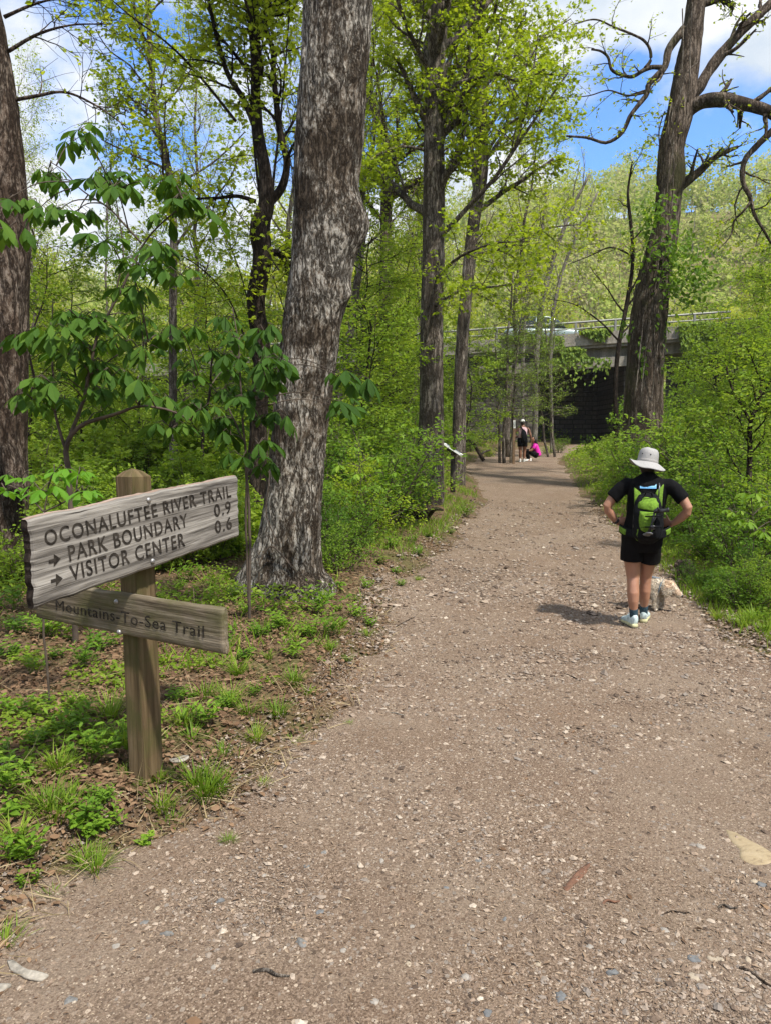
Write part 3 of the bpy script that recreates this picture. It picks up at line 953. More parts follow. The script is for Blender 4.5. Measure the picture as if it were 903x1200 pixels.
hero_tree('thin_tree', 'thin crooked young tree just left of the huge vine clad tree', 22,
          [(724, 470), (725, 400), (733, 360), (741, 300), (737, 250), (735, 230), (740, 190)], [6, 5, 5, 4, 4, 3, 2],
          [([(741, 300), (715, 290), (690, 300), (665, 310)], .03, .01), ([(733, 360), (760, 330), (790, 320)], .03, .01), ([(725, 400), (700, 375), (670, 356), (640, 350)], .03, .01)],
          M['bark_dark'], M['maple'], 28, m1=9, t1=(.4, 1), L1=1.8, per=4, lsize=.09, m2=5, m3=4, K=40, sides=8, amp=.004)

for k, (pl, wd) in enumerate([([(627, 400), (640, 330), (652, 290), (672, 240), (690, 205)], [7, 6, 5, 4, 2]), ([(648, 400), (655, 330), (668, 290), (700, 225)], [4, 4, 3, 2]),
                              ([(612, 395), (622, 320), (634, 270), (640, 220)], [4, 4, 3, 2])]):
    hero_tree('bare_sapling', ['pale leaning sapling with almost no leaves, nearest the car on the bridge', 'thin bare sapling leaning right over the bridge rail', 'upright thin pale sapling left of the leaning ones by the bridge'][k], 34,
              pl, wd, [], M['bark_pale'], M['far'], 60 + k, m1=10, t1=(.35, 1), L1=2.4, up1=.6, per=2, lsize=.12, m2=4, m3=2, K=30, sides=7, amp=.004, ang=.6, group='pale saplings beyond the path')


def hemlock(name, label, Y, stems, seed, zlo, zhi, wmax, group=None, leaf='hemlock', per=46):
    """young multi-stem evergreen with flat layered sprays"""
    r = np.random.default_rng(seed)
    wood, crown = MB(), MB()
    b = at(*stems[0][0][0], Y); base = np.array([b[0], Y, float(terrain(b[0], Y))])
    for st, wd in stems:
        pts = pix(st, Y); pts[0, 2] = base[2] - .1
        q, qr = resample(pts, np.linspace(wd, wd * .3, len(pts)) / 2 / FPX * Y, 24)
        q = q + .22 * fbm(np.stack([q[:, 2] * .9, q[:, 0] * 0 + seed + st[0][0], q[:, 2] * 0], -1), 3, seed)[:, None] * np.array([1, .6, 0])
        wood.tube(q, qr, 8)
        a, c = spawn(q[None], qr[None], 34, zlo, zhi, 1.45, wmax, .55, .35, 8, .05, .08, r, minr=.008, grav=.02)
        wood.tubes(a, c, 4)
        a2, c2 = spawn(a, c, 9, .15, 1, .8, wmax * .33, .4, .5, 4, 0, .12, r, flat=.25, minr=.004)
        wood.tubes(a2, c2, 3)
        leaf_on(crown, a2, per, .075, r, LEAF, spread=.9, droop=.1, nj=.35, wid=.75, jit=.05)
    return finish_tree(name, label, 'tree', group, base, wood, crown, M['bark_mid'], M[leaf])


hemlock('hemlock_tree', 'young multi stemmed evergreen with flat layered sprays beside the far walkers', 27.5,
        [([(590, 545), (591, 480), (594, 400), (600, 330), (603, 290)], 4.5), ([(597, 545), (600, 470), (606, 400), (612, 350)], 4), ([(585, 545), (584, 490), (581, 430), (578, 380)], 3.5)], 31, .3, 1, 2.3, per=12)
hemlock('hemlock_tree', 'dark evergreen sapling drooping in front of the shadow under the bridge', 31,
        [([(648, 540), (644, 470), (640, 400), (636, 370)], 3.5), ([(640, 540), (632, 470), (626, 410), (622, 385)], 3)], 32, .3, 1, 1.5, per=9)


# ------------------------------------------------------------------ generic woodland trees, copied
def generic_tree(seed, H, r0, m1, t0, L1, m2, L2, m3, L3, per, lsize, tm, name, label, cat, group, bark, leaf, up1=.25, flat=1., ang=1.1, lean=.06, leafdroop=.2):
    r = np.random.default_rng(seed)
    wood, crown = MB(), MB()
    K = 14
    pts = np.zeros((K, 3)); pts[:, 2] = np.linspace(-.2, H, K)
    pts[1:, :2] = np.cumsum(r.normal(size=(K - 1, 2)) * H * .012 + r.normal(size=2) * lean * H / K, 0)
    rad = r0 * np.linspace(1, .12, K); rad[0] *= 1.3
    wood.tube(pts, rad, 9)
    a, c = spawn(pts[None], rad[None], m1, t0, 1, ang, L1, .55, .4, 8, up1, .12, r, minr=.01)
    wood.tubes(a, c, 5)
    if m2:
        a2, c2 = spawn(a, c, m2, .2, 1, .85, L2, .4, .5, 5, 0.05, .16, r, flat=flat, minr=.005); wood.tubes(a2, c2, 4)
        if m3:
            a3, c3 = spawn(a2, c2, m3, .15, 1, .8, L3, .3, .5, 3, 0, .2, r, flat=flat, minr=.003); wood.tubes(a3, c3, 3)
        else: a3 = a2
    else: a3 = a
    leaf_on(crown, a3, per, lsize, r, tm, droop=leafdroop, nj=.45)
    root = thing(name, label, cat, (0, 0, 0), group=group)
    wood.build('trunk', bark, root)
    crown.build('crown', leaf, root, smooth=False)
    return root


def scatter(protos, spots, sink=.05):
    """each spot: (x, y, scale, label or None)"""
    used = set(); out = []
    r = np.random.default_rng(len(spots) * 7 + 1)
    for k, (x, y, s, lab) in enumerate(spots):
        j = k % len(protos); p = protos[j]
        o = p if j not in used else copy_tree(p)
        used.add(j)
        o.location = (x, y, float(terrain(x, y)) - sink); o.scale = (s, s, s * r.uniform(.92, 1.1)); o.rotation_euler = (0, 0, r.uniform(0, 6.28))
        if lab: o['label'] = lab
        out.append(o)
    for j, p in enumerate(protos):
        if j not in used:
            for c in list(p.children): bpy.data.objects.remove(c)
            bpy.data.objects.remove(p)
    return out


rs = np.random.default_rng(99)


def blocked(px, py_, Y): return False


# understory: young broadleaf trees with flat layered leaves
under = [generic_tree(200 + k, [4.2, 5.2, 3.4, 6.2][k], [.035, .045, .028, .05][k], 22, .16, [1.7, 2.0, 1.5, 2.2][k], 7, .7, 5, .35, 6, .085, LEAF, 'understory_tree',
                      'young leafy tree with flat tiers of fresh green leaves in the woodland', 'tree', 'young understory trees in the woodland', M['bark_dark'], M['under'], up1=.12, flat=.3, ang=1.3) for k in range(4)]
spots = []
for px, Y, s in [(395, 13, .85), (425, 16, 1.0), (460, 19, 1.0), (470, 24, 1.1), (395, 22, 1.2), (545, 24, .9), (505, 30, 1.1), (480, 33, 1.2), (430, 29, 1.2),
                 (240, 15, .9), (265, 20, 1.1), (170, 17, .9), (135, 21, 1.0), (95, 16, .9), (60, 20, 1.1), (30, 15, .9), (-20, 18, 1.0), (215, 26, 1.1), (120, 29, 1.1), (60, 32, 1.1), (170, 33, 1.1), (255, 32, 1.2),
                 (330, 18, 1.0), (345, 27, 1.1), (300, 30, 1.1), (0, 26, 1.0), (365, 34, 1.2), (20, 38, 1.2), (140, 41, 1.2), (230, 42, 1.2), (320, 42, 1.2), (410, 42, 1.2), (480, 46, 1.3),
                 (830, 22, .95), (870, 19, .9), (905, 24, 1.1), (850, 29, 1.0), (930, 18, 1.1), (800, 27, .75), (890, 33, 1.2), (880, 14, .7), (960, 14, 1.0),
                 (515, 37, 1.1), (505, 24, 1.0)]:
    p = at(px, 520, Y)
    spots.append((p[0], Y, s * rs.uniform(.9, 1.1), None))
scatter(under, spots)

# airy mid-distance trees with bright new leaves
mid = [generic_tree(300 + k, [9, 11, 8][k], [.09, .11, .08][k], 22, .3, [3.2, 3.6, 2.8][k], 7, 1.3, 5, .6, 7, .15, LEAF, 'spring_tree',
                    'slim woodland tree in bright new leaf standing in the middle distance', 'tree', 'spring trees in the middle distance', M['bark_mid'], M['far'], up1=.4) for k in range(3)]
spots = []
for px, Y, s in [(60, 48, 1.0), (-30, 45, 1.1), (120, 62, 1.0), (170, 56, .95), (215, 66, 1.0), (250, 52, .9), (290, 62, 1.15), (330, 50, 1.1), (375, 58, 1.2), (420, 54, 1.2), (465, 60, 1.25), (20, 66, 1.1),
                 (500, 56, 1.2), (545, 62, 1.2), (580, 70, 1.1), (620, 62, 1.0), (660, 70, 1.0), (700, 62, .95), (735, 74, 1.0), (780, 62, .95), (820, 66, 1.0), (860, 60, 1.0), (900, 66, 1.1), (940, 58, 1.1), (840, 52, .9), (885, 50, 1.0)]:
    p = at(px, 520, Y); spots.append((p[0], Y, s * rs.uniform(.85, 1.1), None))
scatter(mid, spots)
# tall airy trees whose thin leafy branches screen the sky
airy = [generic_tree(350 + k, [15, 17][k], [.12, .14][k], 30, .3, 3.6, 8, 1.5, 6, .7, 6, .085, LEAF, 'airy_tree',
                     'tall thin tree with sparse new leaves screening the sky', 'tree', 'tall airy trees screening the sky', M['bark_mid'], M['maple'], up1=.45, lean=.03) for k in range(2)]
spots = []
for px, Y, s in [(52, 25, .75), (232, 30, 1.0), (335, 26, 1.1), (392, 21, 1.0), (415, 30, 1.2), (478, 27, 1.15), (596, 31, 1.0), (470, 40, 1.2), (30, 33, .95)]:
    p = at(px, 520, Y); spots.append((p[0], Y, s, None))
scatter(airy, spots)
# the pine tip standing above the left woods, and the leaning trunk beyond the bridge
pine = generic_tree(330, 17, .16, 30, .55, 2.4, 7, .9, 0, 0, 16, .16, QUAD, 'pine_tree', 'tall thin grey pine whose bare tip rises above the left woods', 'tree', None, M['bark_mid'], M['hemlock'], up1=.3, lean=.0)
p = at(120, 520, 52); pine.location = (p[0], 52, float(terrain(p[0], 52))); pine.scale = (.8, .8, 1.35)
# ------------------------------------------------------------------ bridge, car, wayside panel, marker post
def stone_mat():
    m, n, b, o = newmat('stacked_stone')
    br = n.nodes.new('ShaderNodeTexBrick'); v = coords(n, (1, 1, 1), rot=(math.pi / 2, 0, 0))
    n.links.new(v, br.inputs['Vector'])
    br.inputs['Scale'].default_value = .9; br.offset = .37; br.squash = 1.4; br.inputs['Mortar Size'].default_value = .03
    br.inputs['Color1'].default_value = (.05, .043, .036, 1); br.inputs['Color2'].default_value = (.12, .105, .09, 1); br.inputs['Mortar'].default_value = (.03, .025, .02, 1)
    f = noise(n, coords(n), 5, 6)
    c = mix(n, 1, br.outputs['Color'], ramp(n, f, [(.3, (.45, .45, .42)), (.7, (1.1, 1.1, 1.05))]), 'MULTIPLY')
    n.links.new(c, b.inputs['Base Color']); b.inputs['Roughness'].default_value = .9
    bump(n, b, math_(n, 'ADD', f, br.outputs['Fac']), .8, .05)
    return m


def concrete_mat():
    m, n, b, o = newmat('stained_concrete')
    f = noise(n, coords(n, (1, 1, .25)), 2.5, 7, .6); g = noise(n, coords(n), 14, 5)
    c = ramp(n, f, [(.35, (.06, .052, .04)), (.52, (.20, .18, .15)), (.7, (.34, .315, .27))])
    c = mix(n, .35, c, ramp(n, g, [(.3, (.12, .1, .08)), (.7, (.42, .39, .34))]))
    n.links.new(c, b.inputs['Base Color']); b.inputs['Roughness'].default_value = .9
    bump(n, b, g, .4, .02)
    return m


M['stone'] = stone_mat(); M['concrete'] = concrete_mat()
M['rail'] = plain('galvanised_rail', (.22, .22, .20), .5, .3)
M['asphalt'] = plain('asphalt', (.05, .05, .05), .9)
BY = 40.0
zdk = lambda py: at(600, py, BY)[2]


def bridge():
    def px2(px): return at(px, 500, BY)[0]
    x0, x1 = -14.0, px2(850)
    def ztop(x): return 6.72 + (x - 4.5) * .070
    root = thing('road_bridge', 'old concrete road bridge with pale rail crossing over the shaded trail', 'bridge', (px2(690), BY, 2.0))
    R = np.array(root.location)

    def slab(mb, xa, xb, ya, yb, dz0, dz1, mi=0):
        V = []
        for x, y in ((xa, ya), (xb, ya), (xb, yb), (xa, yb)):
            V.append([x, y, ztop(x) + dz0]); V.append([x, y, ztop(x) + dz1])
        V = np.array(V) - R
        mb.add(V, np.array([[0, 2, 4, 6][::-1], [1, 3, 5, 7], [0, 2, 3, 1], [2, 4, 5, 3], [4, 6, 7, 5], [6, 0, 1, 7]]), mi)
    m = MB(); slab(m, x0, x1, BY, BY + 8.5, -.45, 0); m.build('deck', M['concrete'], root, smooth=False)
    m = MB(); slab(m, x0, x1, BY + .45, BY + 8.0, .004, .03); m.build('road', M['asphalt'], root, smooth=False)
    m = MB(); slab(m, x0, x1, BY - .12, BY + .22, -.3, .36); slab(m, x0, x1, BY + 8.2, BY + 8.55, -.25, .36); m.build('parapet', M['concrete'], root, smooth=False)
    for q in (BY + .5, BY + 2.9, BY + 5.3, BY + 7.6):
        m = MB(); slab(m, px2(545), px2(848), q, q + .4, -1.0, -.44); m.build('girder', M['concrete'], root, smooth=False)
    # bearing shelf below the girders: the pale band
    m = MB(); slab(m, px2(560), px2(745), BY + .1, BY + .5, -1.5, -.98); m.build('bearing_beam', M['concrete'], root, smooth=False)
    # abutment wall under the left half, solid stone on both sides
    def wall(name, xa, xb, ya, yb, top, mat):
        mb = MB(); nx, nz = max(2, int((xb - xa) / .25)), 26
        X, T = np.meshgrid(np.linspace(xa, xb, nx), np.linspace(0, 1, nz))
        Zt = np.array([ztop(x) for x in X.ravel()]).reshape(X.shape) + top
        Z = .3 + (Zt - .3) * T
        Yf = ya + .10 * fbm(P3(X * 1.5, Z * 2.5), 3, 17)
        i = np.arange(X.size).reshape(X.shape)
        mb.add(P3(X, Yf, Z) - R, np.stack([i[:-1, :-1], i[:-1, 1:], i[1:, 1:], i[1:, :-1]], -1).reshape(-1, 4))
        V = np.array([[xa, ya, .3], [xb, ya, .3], [xb, yb, .3], [xa, yb, .3], [xa, ya, ztop(xa) + top], [xb, ya, ztop(xb) + top], [xb, yb, ztop(xb) + top], [xa, yb, ztop(xa) + top]]) - R
        mb.add(V, np.array([[1, 2, 6, 5], [2, 3, 7, 6], [3, 0, 4, 7], [4, 5, 6, 7]]))
        return mb.build(name, mat, root, smooth=False)
    wall('abutment', x0, px2(628), BY + .25, BY + 8.3, -.46, M['stone'])
    wall('back_wall', px2(630), px2(752), BY + 5.6, BY + 8.2, -.48, M['stone'])
    wall('pier', px2(733), px2(757), BY + .6, BY + 5.6, -1.01, M['stone'])
    wall('end_pier', px2(846), px2(905), BY - .6, BY + 8.4, .45, M['stone'])
    # pale rail: two beams on posts, both sides
    for y in (BY + .05, BY + 8.35):
        m = MB()
        X = np.linspace(x0, x1, 30)
        for dz in (.95, .62): m.tube(P3(X, np.full(30, y), ztop(X) + dz) - R, .06 if dz > .9 else .04, 6)
        m.build('guard_rail', M['rail'], root)
    for x in np.arange(x0 + 1, x1, 2.1):
        m = MB(); m.box(np.array([x, BY + .05, ztop(x) + .62]) - R, (.05, .06, .3)); m.build('rail_post', M['rail'], root, smooth=False)
    # ivy trailing over the near face
    r = np.random.default_rng(4); mb = MB(); n = 15000
    x = r.uniform(px2(540), px2(900), n); dz = .5 - np.abs(r.normal(size=n)) * .9
    keep = vnoise(P3(x * .8, dz * 1.6), 3) > .47
    x, dz = x[keep], dz[keep]
    yy = np.where(x > px2(846), BY - .75, BY - .2) - r.random(len(x)) * .15
    dz = np.where(x > px2(846), dz - r.random(len(x)) * 3, dz)
    P = P3(x, yy, ztop(x) + dz) - R
    mb.leaves(P, unit(r.normal(size=P.shape) * .5 + [0, 0, -1]), r.normal(size=P.shape) * .4 + [0, -1, .5], r.uniform(.12, .26, len(P)), LEAF)
    mb.build('ivy', M['hemlock'], root, smooth=False)
    return ztop


ZT = bridge()


def car():
    x = at(634, 380, BY + 3)[0]; y = BY + 2.4; z = ZT(x) + .03
    root = thing('parked_car', 'silver green car crossing the bridge behind the pale rail', 'car', (x, y, z))
    paint = plain('car_paint', (.30, .36, .34), .3, .4); glass = plain('car_glass', (.015, .02, .022), .08, spec=.8); tyre = plain('tyre_rubber', (.02, .02, .02), .8); chrome = plain('wheel_metal', (.4, .4, .42), .35, .8)
    lamp = plain('lamp_lens', (.6, .55, .5), .15)
    xs_ = np.array([-2.2, -2.1, -1.7, -.9, 0, .9, 1.5, 2.0, 2.2])
    top = np.array([.72, .95, 1.0, 1.0, 1.0, .98, .94, .84, .66]); 
    m = MB(); zc = (top + .3) / 2
    m.loft(P3(xs_, 0 * xs_, zc), (top - .3) / 2, np.array([.74, .84, .87, .88, .88, .88, .87, .82, .7]), ax=(0, 0, 1), sides=24, pw=4.5)
    body = m.build('body', paint, root)
    c = np.array([-1.75, -1.45, -.6, .2, .55, 1.05]); ht = np.array([1.05, 1.5, 1.62, 1.58, 1.5, 1.0])
    m = MB(); m.loft(P3(c, 0 * c, (ht + .9) / 2), (ht - .9) / 2 + .02, np.array([.72, .68, .66, .66, .68, .76]), ax=(0, 0, 1), sides=24, pw=5)
    m.build('cabin_glass', glass, root)
    m = MB(); m.loft(P3(c[1:5], 0 * c[1:5], ht[1:5] - .01), np.full(4, .035), np.array([.64, .66, .66, .62]), ax=(0, 0, 1), sides=18, pw=4); m.build('roof', paint, root)
    for q in (-.62, .15):
        m = MB()
        for s in (-1, 1): m.tube([[q, .79 * s, .95], [q + .05, .67 * s, 1.58]], .035, 6)
        m.build('door_pillar', paint, root)
    for wx in (-1.35, 1.35):
        for s in (-1, 1):
            t = np.linspace(0, 1, 5)
            m = MB(); m.loft(P3(np.full(5, wx), s * (.68 + .22 * t), np.full(5, .33)), np.array([.28, .33, .335, .33, .28]), np.array([.28, .33, .335, .33, .28]), ax=(1, 0, 0), sides=28)
            w = m.build('wheel', tyre, root)
            m = MB(); m.loft(P3(np.full(3, wx), s * np.array([.895, .905, .91]), np.full(3, .33)), [.2, .21, .18], [.2, .21, .18], sides=20); m.build('rim', chrome, w)
    for s in (-1, 1):
        m = MB(); m.ball((2.08, .6 * s, .74), (.09, .16, .08)); m.build('headlight', lamp, root)
        m = MB(); m.ball((-2.13, .62 * s, .82), (.06, .14, .09)); m.build('tail_light', plain('red_lens', (.4, .02, .02), .2), root)


car()

M['dkpost'] = plain('dark_post', (.05, .04, .03), .8, var=.4, scale=20)
M['white'] = plain('white_paint', (.78, .78, .75), .5, var=.06)


def wayside():
    Y = 16.0
    c = at(530.5, 527, Y); gz = float(terrain(c[0], Y))
    root = thing('wayside_panel', 'low slanted information panel with white border at the left edge of the trail', 'sign', (c[0], Y, gz))
    m = MB(); m.tube([[0, .05, -.2], [0, .05, c[2] - gz - .05]], .055, 10); m.build('post', M['dkpost'], root)
    a = np.array([.80, -.12, -.52]); a /= np.linalg.norm(a); b = np.array([.12, 1, 0.0]); b -= a * (a @ b); b /= np.linalg.norm(b); n_ = np.cross(a, b)
    h = np.array([0, 0, c[2] - gz])
    m = MB(); m.box(h, (.23, .33, .02), [a, b, n_]); fr = m.build('panel_frame', M['white'], root, smooth=False)
    m = MB(); m.box(h + n_ * .022, (.17, .27, .004), [a, b, n_]); m.build('panel_picture', plain('panel_print', (.10, .13, .15), .4, var=.7, scale=7), root, smooth=False)
    m = MB(); m.box(h - n_ * .05, (.12, .12, .03), [a, b, n_]); m.build('bracket', M['dkpost'], root, smooth=False)


wayside()


def marker():
    Y = 27.0; b = at(601, 541, Y); gz = float(terrain(b[0], Y)); top = at(601, 492, Y)[2] - gz
    root = thing('marker_post', 'brown trail marker post with a white blaze by the slim stems', 'post', (b[0], Y, gz))
    m = MB(); m.box((0, 0, top / 2 - .15), (.045, .045, top / 2 + .15)); m.build('post', plain('brown_post', (.16, .10, .055), .8, var=.3), root, smooth=False)
    m = MB(); m.box((0, -.049, top - .16), (.04, .004, .14)); m.build('blaze', M['white'], root, smooth=False)


marker()


# ------------------------------------------------------------------ the trail sign
def woodmat(name, dark, mid, light, grain=(2.2, 60, 60), green=None, streak=.5):
    m, n, b, o = newmat(name)
    v = attr(n, 'pc', grain)
    a = noise(n, v, 1.0, 8, .65, .6)
    v2 = attr(n, 'pc', (grain[0] * .45, grain[1] * .22, grain[2] * .22))
    s2 = noise(n, v2, 1.0, 5, .6, .8)
    f = math_(n, 'ADD', math_(n, 'MULTIPLY', a, .55), math_(n, 'MULTIPLY', s2, .45))
    c = ramp(n, f, [(streak - .13, dark), (streak - .02, mid), (streak + .12, light)])
    v3 = attr(n, 'pc', (grain[0] * 1.5, grain[1] * 3, grain[2] * 3))
    cr_ = noise(n, v3, 1.0, 3, .5, .3)
    c = mix(n, ramp(n, cr_, [(.27, (1, 1, 1)), (.36, (0, 0, 0))]), c, dark)
    if green:
        g = noise(n, attr(n, 'pc', (5, 5, 5)), 1.0, 5, .6)
        c = mix(n, ramp(n, g, [(.45, (0, 0, 0)), (.62, (.7, .7, .7))]), c, green)
    c = mix(n, 1.0, c, (.9, .88, .85), 'MULTIPLY')
    n.links.new(c, b.inputs['Base Color']); b.inputs['Roughness'].default_value = .88; b.inputs['Specular IOR Level'].default_value = .12
    bump(n, b, math_(n, 'ADD', f, math_(n, 'MULTIPLY', cr_, .4)), .8, .006)
    return m


M['sign_grey'] = woodmat('weathered_grey_wood', (.035, .031, .028), (.19, .176, .16), (.40, .38, .35), (2.4, 55, 55))
M['sign_top'] = woodmat('weathered_top_wood', (.10, .06, .045), (.27, .19, .15), (.42, .33, .28), (2.4, 60, 60))
M['sign_end'] = woodmat('dark_end_wood', (.012, .009, .007), (.03, .022, .018), (.065, .05, .04), (30, 30, 30))
M['sign_brown'] = woodmat('weathered_brown_wood', (.055, .043, .03), (.165, .135, .095), (.29, .25, .19), (2.2, 45, 45), (.10, .10, .04))
M['post_wood'] = woodmat('post_wood', (.05, .035, .018), (.13, .092, .05), (.23, .17, .10), (1.6, 40, 40), (.085, .085, .03))
M['engrave'] = plain('routed_letters', (.032, .027, .022), .9, var=.75, scale=40, spec=.1)
M['bolt'] = plain('bolt_steel', (.33, .32, .31), .45, .7, var=.3, scale=60)


def add_pc(o, pc):
    at_ = o.data.attributes.new('pc', 'FLOAT_VECTOR', 'POINT')
    at_.data.foreach_set('vector', np.asarray(pc, np.float32).ravel())


def plank(name, C, nrm, thick, parent, origin, mats, seed, nx=170, ny=36, rough=.004, chips=.012):
    """C: four front corners TL, TR, BR, BL (world); a solid board with weathered face, edges and ends"""
    C = np.asarray(C); TL, TR, BR, BL = C
    u = np.linspace(0, 1, nx); v = np.linspace(0, 1, ny)
    U, Vv = np.meshgrid(u, v)
    ln = np.linalg.norm(TR - TL); hg = np.linalg.norm(BL - TL)
    # ragged ends and edges
    eL = chips * (fbm(P3(Vv * hg * 30, 0 * Vv, 0), 3, seed) - .1) * (1 - U) ** 8
    eR = chips * (fbm(P3(Vv * hg * 30, 5 + 0 * Vv, 0), 3, seed + 1)) * U ** 8
    eT = chips * 1.0 * (fbm(P3(U * ln * 9, 0 * U, 3), 4, seed + 2) - .12) * (1 - Vv) ** 10
    eB = chips * .5 * fbm(P3(U * ln * 12, 0 * U, 7), 3, seed + 3) * Vv ** 10
    U2 = U - eL / ln * 1 + eR / ln; V2 = Vv - eT / hg + eB / hg
    F = (TL[None, None] * ((1 - U2) * (1 - V2))[..., None] + TR * (U2 * (1 - V2))[..., None] + BR * (U2 * V2)[..., None] + BL * ((1 - U2) * V2)[..., None])
    s, t = U * ln, Vv * hg
    d = rough * fbm(P3(s * 4, t * 55, 0), 4, seed + 4) + rough * .7 * fbm(P3(s * 12, t * 140, 0), 2, seed + 8)
    rnd = .010 * (np.exp(-Vv * hg / .006) + np.exp(-(1 - Vv) * hg / .006) + np.exp(-U * ln / .006) + np.exp(-(1 - U) * ln / .006))
    front = F + nrm * (d - rnd)[..., None]
    back = F - nrm * thick - nrm * (-rnd)[..., None] * .6
    mb = MB()
    i = np.arange(nx * ny).reshape(ny, nx); Nn = nx * ny
    q = lambda a, b, c, e: np.stack([a, b, c, e], -1).reshape(-1, 4)
    V = np.concatenate([front.reshape(-1, 3), back.reshape(-1, 3)]) - origin
    mb.v.append(V); mb.n = len(V)
    mb.f.append((q(i[:-1, :-1], i[1:, :-1], i[1:, 1:], i[:-1, 1:]), 0))
    mb.f.append((q(i[:-1, :-1], i[:-1, 1:], i[1:, 1:], i[1:, :-1]) + Nn, 0))
    mb.f.append((np.stack([i[0, :-1], i[0, 1:], i[0, 1:] + Nn, i[0, :-1] + Nn], -1), 1))
    mb.f.append((np.stack([i[-1, 1:], i[-1, :-1], i[-1, :-1] + Nn, i[-1, 1:] + Nn], -1), 2))
    mb.f.append((np.stack([i[1:, 0], i[:-1, 0], i[:-1, 0] + Nn, i[1:, 0] + Nn], -1), 2))
    mb.f.append((np.stack([i[:-1, -1], i[1:, -1], i[1:, -1] + Nn, i[:-1, -1] + Nn], -1), 2))
    o = mb.build(name, mats, parent, smooth=False)
    pc = np.concatenate([np.stack([s, t, 0 * s], -1).reshape(-1, 3), np.stack([s, t, 0 * s + thick], -1).reshape(-1, 3)])
    add_pc(o, pc + seed)
    return o


def text_mesh(body, bold=.012, space=1.0):
    cu = bpy.data.curves.new('t', 'FONT'); cu.body = body; cu.offset = bold; cu.resolution_u = 4; cu.space_character = space
    o = bpy.data.objects.new('t', cu); COL.objects.link(o)
    dg = bpy.context.evaluated_depsgraph_get()
    me = bpy.data.meshes.new_from_object(o.evaluated_get(dg))
    V = np.zeros(len(me.vertices) * 3, np.float32); me.vertices.foreach_get('co', V); V = V.reshape(-1, 3).astype(float)
    F = [list(p.vertices) for p in me.polygons]
    bpy.data.objects.remove(o); bpy.data.curves.remove(cu); bpy.data.meshes.remove(me)
    return V, F


def put_text(mb, body, A, B, Tp, nrm, origin, bold=.012, capref=None, space=1.0, prouder=.0025):
    V, F = text_mesh(body, bold, space)
    Vc, _ = text_mesh(capref or body[0], bold)
    x0, x1 = V[:, 0].min(), V[:, 0].max(); cap = Vc[:, 1].max()
    # the cap vector is the measured one made square to the baseline
    e = unit(B - A); h = Tp - A; h = h - e * (h @ e)
    W_ = A + (V[:, 0:1] - x0) / (x1 - x0) * (B - A) + V[:, 1:2] / cap * h + nrm * prouder
    g = {}
    for f in F: g.setdefault(len(f), []).append(f)
    mb.add(W_ - origin, [np.array(k) for k in g.values()])


